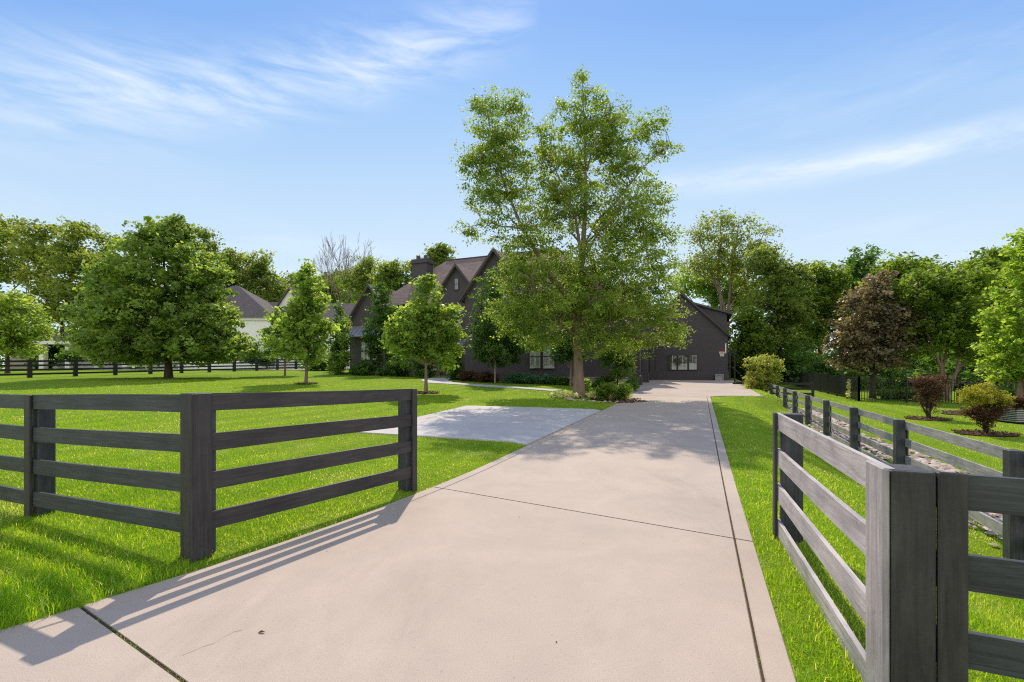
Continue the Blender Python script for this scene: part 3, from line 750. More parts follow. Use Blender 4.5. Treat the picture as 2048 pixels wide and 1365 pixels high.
# chimney
mb = MB(); mb.ubox(-27.5, -25.7, 39.4, 40.6, 6, 12.6); mb.ubox(-27.62, -25.58, 39.28, 40.72, 12.6, 12.85); mb.ubox(-27.55, -25.65, 39.35, 40.65, 12.85, 13.05)
ch = mb.build('chimney', M['brick'], mroof)
for u in (-27.1, -26.2):
    mb = MB(); mb.tube([W(u, 40, 13.05), W(u, 40, 13.5)], [.24, .2], 10); mb.build('chimney_pot', M['brick'], mroof)
# windows: frame, glass, interior shutters
def window(u0, u1, z0, z1, v, shutter=True, bars=(1, 1), name='window', glass=None):
    mb = MB(); f_ = .06
    mb.ubox(u0-f_, u0, v-.07, v-.002, z0-f_, z1+f_); mb.ubox(u1, u1+f_, v-.07, v-.002, z0-f_, z1+f_)
    mb.ubox(u0, u1, v-.07, v-.002, z1, z1+f_); mb.ubox(u0, u1, v-.09, v-.002, z0-f_, z0)
    zm = (z0+z1)/2; mb.ubox(u0, u1, v-.06, v-.03, zm-.025, zm+.025)
    wd = mb.build(name, M['trim'], H)
    mb = MB(); mb.ubox(u0, u1, v-.028, v-.004, z0, z1); mb.build('pane', glass or M['glass'], wd)
    if shutter:
        mb = MB(); um = (u0+u1)/2
        for a0, a1 in ((u0+.03, um-.02), (um+.02, u1-.03)):
            for s0, s1 in ((z0+.03, zm-.04), (zm+.04, z1-.03)):
                mb.ubox(a0, a0+.045, v-.05, v-.03, s0, s1); mb.ubox(a1-.045, a1, v-.05, v-.03, s0, s1)
                k = int((s1-s0)/.085)
                for j in range(k):
                    z = s0+(j+.5)*(s1-s0)/k; mb.hexa([W(a0+.045, v-.034, z-.032), W(a1-.045, v-.034, z-.032), W(a1-.045, v-.032, z-.032), W(a0+.045, v-.032, z-.032)], [W(a0+.045, v-.049, z+.022), W(a1-.045, v-.049, z+.022), W(a1-.045, v-.047, z+.022), W(a0+.045, v-.047, z+.022)])
        mb.build('shutter', M['shutter'], wd)
    elif bars:
        mb = MB(); um = (u0+u1)/2; mb.ubox(um-.018, um+.018, v-.045, v-.03, z0, z1); mb.build('glazing_bar', M['white'], wd)
    return wd
window(-12.56, -11.63, 1.80, 3.64, 34.01); window(-11.42, -10.49, 1.80, 3.64, 34.01)
window(-32.4, -31.25, 2.75, 4.55, 37.5); window(-31.0, -29.85, 2.75, 4.55, 37.5)
window(-21.0, -20.1, 5.6, 7.3, 36.4, False); window(-20.75, -20.35, 9.0, 10.0, 36.4, False, None)
window(-16.2, -15.1, 5.2, 7.0, 34, False)
for u0, u1 in ((-3.08, -2.3), (-2.12, -1.26), (-1.08, -.36)): window(u0, u1, 1.72, 3.2, 50.02, False, (1, 1), glass=M['glass_bright'])
# front door, porch, steps
mb = MB(); mb.ubox(-24.2, -22.9, 36.22, 36.298, .95, 3.2); d_ = mb.build('door', M['garage_door'], H)
mb = MB(); mb.ubox(-23.1, -23.02, 36.16, 36.218, 1.9, 2.1); mb.build('handle', M['iron'], d_)
mb = MB(); a = [(36.4, 4.55), (33.6, 3.75), (33.6, 3.62), (36.4, 4.42)]
mb.hexa([W(-19.6, v, z) for v, z in a], [W(-18.42, v, z) for v, z in a])
mb.build('porch_roof', M['metal_roof'], H)
mb = MB(); a = [(37.46, 6.2), (36.4, 5.15), (36.4, 5.05), (37.46, 6.1)]
mb.hexa([W(-34.1, v, z) for v, z in a], [W(-29.3, v, z) for v, z in a])
for i in range(10):
    u = -34.05+i*.52; b = [(37.46, 6.2), (36.4, 5.15), (36.4, 5.2), (37.46, 6.25)]
    mb.hexa([W(u, v, z) for v, z in b], [W(u+.03, v, z) for v, z in b])
mb.build('awning', M['metal_roof'], H)
zs = float(ground(*W(-23, 35)[:2]))
for i in range(4):
    mb = MB(); mb.ubox(-24.6+.002*i, -22.2-.002*i, 34.4+.42*i, 36.2-.001*i, zs-.6, zs+.02+.16*(i+1)); mb.build('step', M['stone'], H, bevel=.01)
# garage doors, downspouts, stone piers on the court side
for v0, v1 in ((38.6, 42.2), (44.6, 48.2)):
    mb = MB(); zb = float(zd(v0)); mb.ubox(-4.985, -4.93, v0, v1, zb-.05, zb+2.5)
    for k in range(1, 4): mb.ubox(-4.93, -4.91, v0+.1, v1-.1, zb+2.5*k/4-.02, zb+2.5*k/4+.02)
    mb.build('garage_door', M['garage_door'], H)
for v in (36.5, 43.4, 49.3):
    mb = MB(); z_ = float(zd(v)); mb.tube([W(-4.6, v, 5.0), W(-4.88, v, 4.5), W(-4.88, v, z_+.4), W(-4.72, v, z_+.12)], [.05]*4, 8); mb.build('downspout', M['trim'], H)
for v in (37.6, 43.0, 49.6):
    mb = MB(); z_ = float(zd(v)); mb.ubox(-4.98, -4.45, v, v+.55, z_-.2, 4.6); mb.ubox(-4.98, -4.36, v-.06, v+.61, z_-.2, z_+.9); mb.build('pier', M['brick'], H, bevel=.01)
mb = MB(); mb.ubox(-12.8, -4.93, 33.93, 34.008, -.3, 1.05); mb.ubox(-12.8, -4.9, 33.89, 34.006, 1.05, 1.13); mb.build('stone_plinth', M['stone'], H)
mb = MB(); mb.ubox(-4.6, 2.62, 49.93, 50.018, -.2, 1.55); mb.build('brick_plinth', M['brick'], H)
mb = MB()
for u, v in ((2.62, 50.0), (-4.42, 49.9)): mb.tube([W(u+.25, v, 5.0), W(u+.07, v-.07, 4.6), W(u+.07, v-.07, .8)], [.05, .05, .05], 8)
mb.build('downspout', M['trim'], H)
# small framed grey box at the garage foot
mb = MB(); z_ = float(zd(49.8)); mb.ubox(1.35, 2.1, 49.35, 49.9, z_, z_+.12); mb.ubox(1.35, 1.45, 49.35, 49.9, z_+.12, z_+.5); mb.ubox(2.0, 2.1, 49.35, 49.9, z_+.12, z_+.5); mb.ubox(1.33, 2.12, 49.33, 49.92, z_+.5, z_+.6)
mb.ubox(1.46, 1.99, 49.45, 49.85, z_+.13, z_+.49)
tag(mb.build('grey_box', M['ac'], bevel=.01), 'small pale grey box on the concrete at the foot of the garage wall', 'box')

# ------------------------------------------------------------------ white neighbouring house
NH = empty('white_house', (-36, 62, 1.8), 'white house with steep grey-brown hip roof behind the left boundary fence', 'house')
def B(name, mat, *q, par=None):
    mb = MB(); mb.box(*q); return mb.build(name, mat, par or NH)
B('wall', M['stucco'], -43, -30.6, 60, 70, 0, 8.5); B('wall', M['stucco'], -30.5, -20, 63, 71, 0, 8.2)
B('cornice', M['stucco'], -43.25, -30.35, 59.75, 70.2, 8.5, 8.85)
mb = MB(); e = [(-46.5, 59.4, 8.85), (-30.1, 59.4, 8.85), (-30.1, 70.5, 8.85), (-46.5, 70.5, 8.85)]; ap = [(-38.9, 65, 14.0), (-38.1, 65, 14.0)]
mb.quad(e[0], e[1], ap[1], ap[0]); mb.quad(e[2], e[3], ap[0], ap[1]); mb.poly([e[1], e[2], ap[1]]); mb.poly([e[3], e[0], ap[0]]); mb.quad(e[3], e[2], e[1], e[0]); mb.build('roof', M['shingle_dark'], NH)
mb = MB(); e = [(-36, 62.5, 8.3), (-18, 62.5, 8.3), (-18, 72, 8.3), (-36, 72, 8.3)]; ap = [(-36, 67, 12.0), (-20.6, 67, 11.7)]
mb.quad(e[0], e[1], ap[1], ap[0]); mb.quad(e[2], e[3], ap[0], ap[1]); mb.poly([e[1], e[2], ap[1]]); mb.poly([e[3], e[0], ap[0]]); mb.quad(e[3], e[2], e[1], e[0]); mb.build('roof', M['shingle_dark'], NH)
mb = MB(); mb.poly([(-33.0, 66, 11), (-29.5, 66, 11), (-31.25, 66, 13.6)]); mb.poly([(-33.0, 71, 11), (-29.5, 71, 11), (-31.25, 71, 13.6)][::-1]); mb.box(-33, -29.5, 66, 71, 9, 11); gw = mb.build('gable', M['white'], NH)
mb = MB()
for s_ in (-1, 1):
    a = [(-31.25, 13.6), (-31.25+s_*2.1, 10.5), (-31.25+s_*2.1, 10.75), (-31.25, 13.9)]; mb.hexa([(x, 65.7, z) for x, z in a], [(x, 72, z) for x, z in a])
mb.build('roof', M['shingle_dark'], NH)
# arched window
mb = MB(); arc = [(-36.1+.55*math.cos(math.pi*i/12), 5.9+.75*math.sin(math.pi*i/12)) for i in range(13)]
pts = [(-35.55, 3.6), (-36.65, 3.6)]; poly = [(-35.55, 3.9)]+arc+[(-36.65, 3.9)]
mb.v = [(x, 59.93, z) for x, z in poly]+[(x, 59.998, z) for x, z in poly]; k = len(poly)
mb.f = [tuple(range(k)), tuple(range(2*k-1, k-1, -1))]+[(i, (i+1) % k, k+(i+1) % k, k+i) for i in range(k)]; mb.build('window', M['glass'], NH)
B('porch_roof', M['white'], -62, -43, 57.2, 63, 5.2, 5.6); B('wall', M['stucco'], -61.5, -43.1, 62, 66, 0, 5.2)
for x in (-58.5, -55.2, -51.5, -48): B('column', M['white'], x-.3, x+.3, 57.5, 58.1, 0, 5.2)
for ch in NH.children_recursive: pass
NH.location.x -= 1.0; NH.location.z -= .25
TH = empty('tan_house', (-80, 78, 2), 'low tan house half hidden by trees at the far left', 'house')
mb = MB(); mb.box(-86, -66, 78, 86, 0, 5.4); mb.build('wall', M['stone'], TH)
mb = MB(); a = [(77.3, 5.4), (86.7, 5.4), (82, 8.6)]
mb.v = [(-86.6, y, z) for y, z in a]+[(-65.4, y, z) for y, z in a]; mb.f = [(0, 1, 2), (5, 4, 3), (0, 3, 4, 1), (1, 4, 5, 2), (2, 5, 3, 0)]; mb.build('roof', M['shingle_dark'], TH)
patch('neighbour_drive', [(-66, 54.2), (-22, 54.2), (-22, 57), (-66, 57)], M['concrete'], .05, step=6)

# ------------------------------------------------------------------ basketball hoop, air conditioner
X, Y, z0 = (1468-1024)/F*37.5, 37.5, 0; z0 = float(zd(UV(X, Y)[1]))
BH = empty('basketball_hoop', (X, Y, z0), 'portable basketball hoop with white backboard and orange rim beside the garage', 'basketball hoop')
def bl(name, mat, fn, bevel=0):
    mb = MB(); fn(mb); return mb.build(name, mat, BH, bevel)
fr = lambda u, v, z: tuple(np.array((X, Y, z0))+np.array(W(u, v, 0))+np.array((0, 0, z)))
bl('base', M['plastic'], lambda m: (m.box(-.1, 1.25, -.42, .42, .015, .13, fr), m.box(.15, 1.15, -.36, .36, .13, .2, fr)), .02)
bl('pole', M['iron'], lambda m: m.tube([fr(.05, 0, .1), fr(.05, 0, 2.75)], [.06, .055], 10))
bl('brace', M['iron'], lambda m: (m.tube([fr(1.1, .28, .15), fr(.08, .02, 1.2)], [.02, .02], 6), m.tube([fr(1.1, -.28, .15), fr(.08, -.02, 1.2)], [.02, .02], 6)))
bl('arm', M['iron'], lambda m: (m.tube([fr(.35, .08, 2.35), fr(.05, .08, 2.6), fr(-.58, .08, 3.1)], [.025]*3, 6), m.tube([fr(.35, -.08, 1.95), fr(.05, -.08, 2.2), fr(-.58, -.08, 2.65)], [.025]*3, 6)))
bb = bl('backboard', M['white'], lambda m: m.box(-.64, -.6, -.55, .55, 2.55, 3.35, fr), .008)
mb = MB(); mb.tube([fr(-.90+.23*math.cos(i*math.pi/10), .23*math.sin(i*math.pi/10), 2.68) for i in range(21)], [.022]*21, 6, False); mb.box(-.68, -.64, -.1, .1, 2.6, 2.72, fr)
rim = mb.build('rim', M['orange'], BH)
mb = MB()
for i in range(12):
    a0 = i*math.pi/6; a1 = a0+math.pi/6
    for s_ in (1, -1):
        mb.tube([fr(-.90+.225*math.cos(a0), .225*math.sin(a0), 2.67), fr(-.90+.17*math.cos(a0+s_*.26), .17*math.sin(a0+s_*.26), 2.48), fr(-.90+.13*math.cos(a0), .13*math.sin(a0), 2.28)], [.009]*3, 4)
mb.build('net', M['white'], BH)
q = atY(2036, 18.0); q = (q[0], q[1], g1(*q[:2]))
ACU = empty('air_conditioner', q, 'grey louvred air conditioner unit at the right edge behind the shrubs', 'air conditioner')
mb = MB(); mb.box(-.55, .55, -.45, .45, .03, .86, lambda x, y, z: (q[0]+x, q[1]+y, q[2]+z)); mb.build('cabinet', M['plastic'], ACU, .02)
mb = MB()
for k in range(11): mb.box(-.57, .57, -.47, .47, .08+k*.07, .115+k*.07, lambda x, y, z: (q[0]+x, q[1]+y, q[2]+z))
mb.build('louvre', M['ac'], ACU)
mb = MB(); mb.box(-.58, .58, -.48, .48, .86, .93, lambda x, y, z: (q[0]+x, q[1]+y, q[2]+z)); mb.build('top_panel', M['ac'], ACU, .015)
q = hit(523, 1283); mb = MB()
s_ = .019; ld = [(-1.2, 0, .004), (-.3, .55, .012), (.9, .3, .006), (1.3, 0, .014), (.7, -.35, .01), (-.4, -.5, .005), (0, 0, .003)]
mb.v = [(q[0]+x*s_, q[1]+y*s_, z) for x, y, z in ld]; mb.f = [(6, i, (i+1) % 6) for i in range(6)]
tag(mb.build('dry_leaf', M['mulch']), 'single dry brown leaf lying on the bare concrete near the front', 'leaf')

# ------------------------------------------------------------------ trees in front of the house
def stem(*a): return a
def px_stem(bx, by, Y, pts, r0, r1, seed=0):
    s = Y/F; rr = random.Random(seed)
    return ([((x-bx)*s, dy, (by-y)*s) for x, y, dy in pts], r0, r1)
# river birch by the driveway
bx, by = 1158, 793; q = hit(bx, by); Yb = q[1]; print('birch', q)
lob = pxl(bx, by, Yb, [
 (1168, 190, 30, 46, 0, .9), (1160, 160, 14, 16, 0, .4), (1195, 205, 34, 38, .2, 1), (1155, 250, 62, 45, 0, 1.6), (1225, 240, 55, 42, .4, 1.4), (1290, 262, 48, 40, 0, 1.3), (1332, 300, 26, 16, 0, .7), (1315, 250, 18, 30, 0, .7),
 (958, 200, 22, 38, .3, .8), (1005, 215, 52, 46, .4, 1.2), (985, 265, 60, 50, .3, 1.4), (985, 310, 60, 55, .3, 1.5), (1040, 270, 24, 40, .2, .8), (925, 330, 24, 26, 0, .8), (1010, 385, 70, 50, 0, 1.7), (955, 395, 36, 34, 0, 1), (940, 470, 38, 13, -.5, .8), (990, 462, 50, 24, -.4, 1.2),
 (1085, 310, 48, 48, -.4, 1.5), (1045, 330, 40, 50, 0, 1.2), (1210, 290, 60, 60, 0, 1.7), (1110, 390, 60, 60, 0, 1.9), (1240, 460, 70, 60, 0, 2), (1025, 520, 40, 34, 0, 1.5), (1170, 590, 150, 60, .2, 3.2), (960, 345, 40, 50, 0, 1), (1150, 330, 75, 60, .2, 2), (1250, 330, 70, 48, .3, 1.8), (1170, 420, 100, 62, 0, 2.4), (1275, 410, 60, 52, 0, 1.8), (1310, 470, 40, 46, .2, 1.4),
 (1060, 470, 70, 52, -.3, 2), (1120, 540, 110, 58, 0, 2.7), (1230, 530, 95, 62, 0, 2.6), (1315, 560, 50, 50, .1, 1.7), (1045, 565, 55, 45, -.4, 1.8),
 (1035, 630, 58, 38, -.2, 1.8), (1120, 625, 100, 52, -.4, 2.8), (1230, 620, 95, 50, .2, 2.7), (1315, 625, 55, 45, 0, 1.8), (1345, 665, 34, 28, 0, 1.2), (1340, 520, 26, 40, 0, 1), (1325, 410, 22, 40, 0, .9), (1000, 610, 24, 30, -.2, .9),
 (1090, 675, 50, 30, -.6, 1.8), (1200, 680, 75, 28, -.6, 1.9), (1285, 672, 50, 30, 0, 1.5), (1048, 672, 20, 28, -.2, .7), (1250, 700, 30, 22, -.2, .9), (1020, 660, 26, 18, 0, .8), (1062, 700, 12, 24, -.3, .5), (1290, 705, 14, 26, 0, .5), (1352, 690, 12, 26, 0, .5), (1180, 705, 24, 20, -.5, .8), (985, 640, 16, 24, 0, .6)])
make_plant('birch_tree', 'tall spreading river birch with peeling trunk standing beside the driveway', 'tree', q, lob, L['birch'], 2400, 60, .20, .118, 11,
  trunk=[px_stem(bx, by, Yb, [(1158, 793, 0), (1157, 740, 0), (1155, 690, 0), (1159, 600, 0), (1166, 500, .1), (1172, 400, 0), (1170, 300, 0), (1166, 200, 0)], .29, .03),
         px_stem(bx, by, Yb, [(1157, 660, 0), (1128, 590, -.2), (1085, 530, -.3), (1045, 460, -.1), (1010, 370, .2), (985, 280, .3), (972, 210, .3)], .15, .02),
         px_stem(bx, by, Yb, [(1166, 500, .1), (1195, 440, .2), (1235, 400, .2), (1290, 330, .2), (1325, 300, 0)], .10, .015),
         px_stem(bx, by, Yb, [(1164, 520, .1), (1150, 440, -.2), (1130, 390, -.4), (1090, 310, -.4)], .09, .015)],
  bk=BK, nlimb=34, droop=.9, shell=.55, tk=12)
# big maple on the left lawn
bx, by = 337, 757; q = hit(bx, by); Ym = q[1]; print('maple', q)
lob = pxl(bx, by, Ym, [(325, 475, 62, 34, 0, 2), (330, 520, 98, 48, 0, 3.2), (310, 575, 110, 50, 0, 4), (390, 570, 60, 55, 0, 2.6), (250, 580, 60, 48, 0, 2.6), (325, 630, 135, 50, 0, 4.8), (230, 650, 68, 44, 0, 2.8), (425, 640, 50, 42, 0, 2.2),
  (200, 685, 45, 26, 0, 2), (290, 690, 100, 36, -.5, 4.2), (400, 690, 95, 34, 0, 4), (455, 682, 32, 22, 0, 1.4), (352, 455, 34, 22, 0, 1.2), (302, 448, 10, 16, 0, .4), (350, 440, 10, 10, 0, .4), (322, 440, 7, 10, 0, .3), (240, 712, 50, 14, 0, 2), (440, 705, 40, 14, 0, 2)])
make_plant('maple_tree', 'large dense dark green maple with rounded crown on the left lawn', 'tree', q, lob, L['maple'], 1250, 48, .29, .27, 12,
  trunk=[px_stem(bx, by, Ym, [(337, 757, 0), (337, 725, 0), (338, 690, 0), (334, 620, 0), (328, 540, 0), (326, 450, 0)], .27, .04)], bk=BKD, nlimb=26, shell=.30, aspect=.75)
# young trees
def pyr(bx, by, Y, top, bot, wid, n=7, seed=0, power=.8):
    r = random.Random(seed); it = []
    for i in range(n):
        t = (i+.5)/n; y = bot+(top-bot)*t; w_ = wid*((1-t)**power)*(.55+.45*min(1, t*5))+4
        for k in range(2): it.append((bx+r.uniform(-.35, .35)*w_, y+r.uniform(-6, 6), w_*.72, abs(top-bot)/n*.85, r.uniform(-.3, .3)*w_*Y/F, w_*.72*Y/F))
    return pxl(bx, by, Y, it)
bx, by = 612, 768; q = hit(bx, by); Y1 = q[1]
make_plant('young_tree', 'slender pyramid-shaped light green young tree with bare lower trunk on the lawn', 'tree', q, pyr(bx+2, by, Y1, 522, 715, 80, 9, 3), L['young'], 260, 42, .24, .24, 13,
  trunk=[px_stem(bx, by, Y1, [(612, 768, 0), (614, 720, 0), (615, 640, 0), (617, 520, 0)], .10, .015)], bk=BK, nlimb=20, aspect=.7)
bx, by = 570, 752; q = hit(bx, by); Y2 = q[1]
make_plant('young_tree', 'small round light green tree just left of the pyramid-shaped young tree', 'tree', q, pxl(bx, by, Y2, [(570, 640, 24, 22, 0, 1), (560, 672, 32, 24, 0, 1.5), (585, 690, 30, 24, 0, 1.6), (552, 702, 18, 12, 0, 1), (590, 660, 25, 20, 0, 1)]), L['young'], 150, 40, .26, .27, 14,
  trunk=[px_stem(bx, by, Y2, [(570, 752, 0), (571, 715, 0), (570, 640, 0)], .09, .02)], bk=BK, nlimb=12, aspect=.7)
bx, by = 852, 787; q = hit(bx, by); Y3 = q[1]
make_plant('young_tree', 'light green young tree with straight trunk and mulch ring in front of the house', 'tree', q, pxl(bx, by, Y3, [(853, 560, 20, 24, 0, .5), (852, 595, 38, 24, 0, .9), (835, 625, 50, 26, 0, 1.1), (880, 630, 44, 26, 0, 1), (850, 660, 68, 28, 0, 1.4), (800, 665, 30, 22, 0, .7), (905, 675, 28, 28, 0, .7), (830, 695, 50, 20, 0, 1.2), (880, 705, 42, 20, 0, 1), (795, 690, 22, 14, 0, .6), (895, 725, 14, 10, 0, .4)]), L['young'], 330, 46, .17, .165, 15,
  trunk=[px_stem(bx, by, Y3, [(852, 787, 0), (852, 730, 0), (853, 650, 0), (853, 545, 0)], .085, .012)], bk=BK, nlimb=22, aspect=.75)
# hornbeams against the house
def horn(name, label, bx, by, Y, items, ct, seed, mat='horn', tr=.07, bk=BKP, ls=.2, sig=.24, top=None, **kw):
    q = atY(bx, Y); by2 = HZ+(CAMH-q[2])*F/Y
    return make_plant(name, label, 'tree', q, pxl(bx, by2, Y, items), L[mat], ct, 48, sig, ls, seed,
      trunk=[px_stem(bx, by2, Y, [(bx, by2, 0), (bx+1, (by2+items[0][1])/2, 0), (items[0][0], items[0][1], 0)], tr, .02)], bk=bk, nlimb=14, aspect=.7, shell=.3, **kw)
horn('hornbeam_tree', 'dark green upright hornbeam with pale stem in front of the left gable windows', 768, 750, 42, [(760, 590, 22, 22, 0, .9), (765, 625, 30, 30, 0, 1.2), (758, 665, 32, 34, 0, 1.3), (770, 700, 26, 30, 0, 1.1), (745, 690, 16, 24, 0, .8)], 230, 21)
horn('columnar_tree', 'narrow dark columnar tree at the left corner of the brick house', 680, 750, 43, [(681, 615, 8, 16, 0, .4), (680, 645, 14, 24, 0, .7), (678, 680, 17, 28, 0, .9), (676, 715, 18, 24, 0, 1)], 130, 22)
horn('hornbeam_tree', 'dark hornbeam with lighter crown top and pale stem beside the burgundy shrubs', 990, 768, 32.2, [(985, 570, 26, 28, 0, .9), (980, 610, 36, 34, 0, 1.2), (985, 660, 42, 40, 0, 1.4), (1000, 700, 52, 34, 0, 1.6), (965, 690, 28, 34, 0, 1), (1030, 690, 26, 26, 0, .9)], 330, 23, ls=.17, sig=.2)
horn('hornbeam_tree', 'small dark hornbeam with pale stem just left of the birch trunk', 1141, 775, 31.5, [(1140, 640, 26, 30, 0, 1), (1135, 680, 34, 28, 0, 1.2), (1128, 705, 28, 18, 0, 1), (1150, 700, 26, 22, 0, 1)], 150, 24, ls=.17, sig=.2)
horn('feathery_tree', 'soft green feathery shrub-like tree at the corner of the garage wing', 1235, 790, 29.5, [(1240, 690, 26, 22, 0, .8), (1235, 720, 32, 22, 0, 1), (1245, 745, 26, 18, 0, .9), (1222, 705, 18, 14, 0, .6)], 160, 25, mat='wood', ls=.13, sig=.18, tr=.04, bk=BKD)

# ------------------------------------------------------------------ right-hand trees and shrubs
bx, by = 1745, 786; q = atY(bx, 30.5); Yp = 30.5; by = HZ+(CAMH-q[2])*F/Yp
make_plant('purple_maple_tree', 'purple-brown leaved maple with straight trunk behind the metal fence', 'tree', q, pxl(bx, by, Yp, [(1752, 570, 36, 24, 0, 1.2), (1748, 605, 56, 30, 0, 1.8), (1770, 645, 66, 34, 0, 2.2), (1720, 660, 50, 34, 0, 1.7), (1700, 690, 46, 26, 0, 1.5), (1765, 695, 66, 32, 0, 2.2), (1745, 725, 52, 16, 0, 1.8), (1805, 665, 36, 36, 0, 1.2), (1690, 720, 34, 12, 0, 1)]), L['purple'], 420, 46, .25, .22, 31,
  trunk=[px_stem(bx, by, Yp, [(1745, by, 0), (1746, 740, 0), (1747, 660, 0), (1750, 570, 0)], .19, .03)], bk=BKD, nlimb=22, aspect=.7)
bx = 1890; Yc = 29.0; q = atY(bx, Yc); by = HZ+(CAMH-q[2])*F/Yc
make_plant('crape_myrtle_tree', 'multi-stemmed dark green tree with spreading fan crown behind the red shrub', 'tree', q, pxl(bx, by, Yc, [(1890, 560, 70, 22, 0, 2.2), (1850, 575, 50, 20, 0, 1.6), (1930, 570, 55, 24, 0, 1.8), (1840, 620, 40, 30, 0, 1.6), (1900, 620, 80, 34, 0, 2.6), (1955, 620, 40, 34, 0, 1.6), (1860, 670, 50, 26, 0, 2), (1930, 675, 55, 30, 0, 2), (1900, 650, 60, 30, 0, 2.5), (1880, 590, 80, 30, 0, 2.4), (1965, 680, 30, 22, 0, 1), (1845, 700, 30, 18, 0, 1.2), (1945, 710, 36, 14, 0, 1.4)]), L['wood'], 430, 50, .30, .22, 32,
  trunk=[px_stem(bx, by, Yc, [(1884+6*i, by, .25*(i % 2)), (1876+11*i, 735, .3*(i % 3)-.2), (1855+22*i, 670, 0), (1838+32*i, 590, .5*(i % 2))], .12, .015) for i in range(4)], bk=BK, nlimb=14, aspect=.7)
bx = 2038; Yl = 19.5; q = atY(bx, Yl); by = HZ+(CAMH-q[2])*F/Yl
make_plant('lime_tree', 'bright light green pyramidal tree cut off by the right edge', 'tree', q, pxl(bx, by, Yl, [(2062, 470, 22, 30, 0, .5), (2062, 520, 42, 34, 0, .9), (2060, 575, 60, 36, 0, 1.3), (2058, 630, 66, 36, 0, 1.5), (2062, 685, 72, 34, 0, 1.7), (2060, 730, 70, 26, 0, 1.6), (2055, 755, 55, 18, 0, 1.3), (1995, 715, 22, 8, 0, .4)]), L['lime'], 420, 46, .16, .155, 33,
  trunk=[px_stem(bx, by, Yl, [(2038, by, 0), (2040, 750, 0), (2052, 640, 0), (2062, 470, 0)], .13, .02)], bk=BK, nlimb=22, aspect=.78)
def shrub(name, label, bx, by, Y, items, mat, n, per, sig, ls, seed, stems=0, group=None, cat='shrub', bk=BKD, top=None, **kw):
    q = hit(bx, by) if Y is None else atY(bx, Y)
    Y = q[1]; by = HZ+(CAMH-q[2])*F/Y; tr = None
    if stems:
        r = random.Random(seed); s = Y/F
        tr = [([(r.uniform(-.06, .06), r.uniform(-.06, .06), 0), (r.uniform(-.2, .2), r.uniform(-.2, .2), (by-items[0][1])*s*.4), ((r.uniform(-1, 1)*items[0][2])*s, r.uniform(-.4, .4), (by-items[0][1])*s*r.uniform(.8, 1.1))], .022, .008) for _ in range(stems)]
    return make_plant(name, label, cat, q, pxl(bx, by, Y, items), L[mat], n, per, sig, ls, seed, trunk=tr, bk=bk, nlimb=8, parts=('foliage', 'stems'), twigs=bool(stems), group=group, tk=5, **kw)
shrub('barberry_shrub', 'dark red upright barberry shrub in a mulch ring on the right lawn', 1857, 838, None, [(1848, 772, 20, 20, 0, .5), (1838, 762, 10, 12, 0, .3), (1857, 792, 19, 22, 0, .4), (1860, 815, 11, 12, 0, .25), (1872, 768, 14, 22, 0, .4), (1880, 758, 8, 10, 0, .2)], 'red', 200, 36, .09, .062, 41, 9, droop=-.4)
shrub('barberry_shrub', 'dark red shrub with a golden-leaved top in a mulch ring on the right lawn', 1972, 868, None, [(1972, 825, 28, 18, 0, .45), (1988, 812, 22, 18, 0, .4), (1956, 826, 20, 14, 0, .35), (1972, 845, 15, 12, 0, .25)], 'red', 190, 34, .07, .055, 42, 9, droop=-.4)
_r = [o for o in COL.objects if o.get('label', '').startswith('dark red shrub with')][0]
_rng = np.random.default_rng(5); _Y = _r.location.y; _by = HZ+(CAMH-_r.location.z)*F/_Y
_C, _P, _t = crown_np(pxl(1972, _by, _Y, [(1955, 788, 36, 18, -.15, .5), (1966, 776, 18, 10, 0, .3), (1936, 800, 18, 12, -.1, .35), (1988, 800, 22, 12, -.1, .35)]), 230, 40, .06, _rng)
_V, _F = leaves_np(_P, .05, _rng); link_mesh('golden_foliage', np_mesh('golden_foliage', _V, [_F], _t), L['yellow'], _r)
shrub('yellow_shrub', 'bright yellow-green bushy shrub at the far end of the grey paddock fence', 1524, 790, 30.5, [(1525, 725, 32, 18, 0, 1), (1522, 755, 30, 22, 0, 1), (1510, 770, 18, 18, 0, .7), (1540, 735, 20, 18, 0, .7), (1520, 775, 22, 12, 0, .8)], 'ylime', 220, 40, .13, .13, 43, 6)
# planting round the birch
shrub('groundcover_plant', 'low white-flecked variegated groundcover on the left of the birch trunk', 1128, 796, None, [(1128, 790, 26, 7, 0, .5), (1112, 794, 12, 5, 0, .4), (1145, 793, 14, 7, 0, .5)], 'silver', 130, 34, .06, .06, 51, cat='plant')
shrub('groundcover_plant', 'low pale green groundcover on the right of the birch trunk', 1192, 799, None, [(1190, 792, 16, 8, 0, .5), (1208, 796, 14, 6, 0, .4), (1178, 797, 12, 4, 0, .4)], 'silver', 110, 34, .06, .06, 52, cat='plant')
shrub('leafy_shrub', 'mid green rounded shrub on the mulch right of the birch trunk', 1214, 802, None, [(1214, 778, 19, 13, 0, .5), (1205, 785, 12, 10, 0, .4)], 'wood', 110, 36, .08, .09, 53, 5)
shrub('leafy_shrub', 'yellowish green rounded shrub beside the mulch edge of the driveway', 1246, 803, None, [(1246, 780, 15, 15, 0, .45), (1240, 790, 12, 9, 0, .4)], 'young', 90, 36, .08, .09, 54, 5)
shrub('leafy_shrub', 'dark green bushy shrub at the corner of the forecourt', 1262, 788, 28.5, [(1262, 772, 16, 12, 0, .6), (1250, 776, 12, 9, 0, .5)], 'shrub', 90, 36, .1, .11, 55)
shrub('leafy_shrub', 'small pale shrub directly behind the birch trunk', 1172, 786, 25.5, [(1172, 772, 9, 13, 0, .3)], 'young', 40, 36, .08, .1, 56)
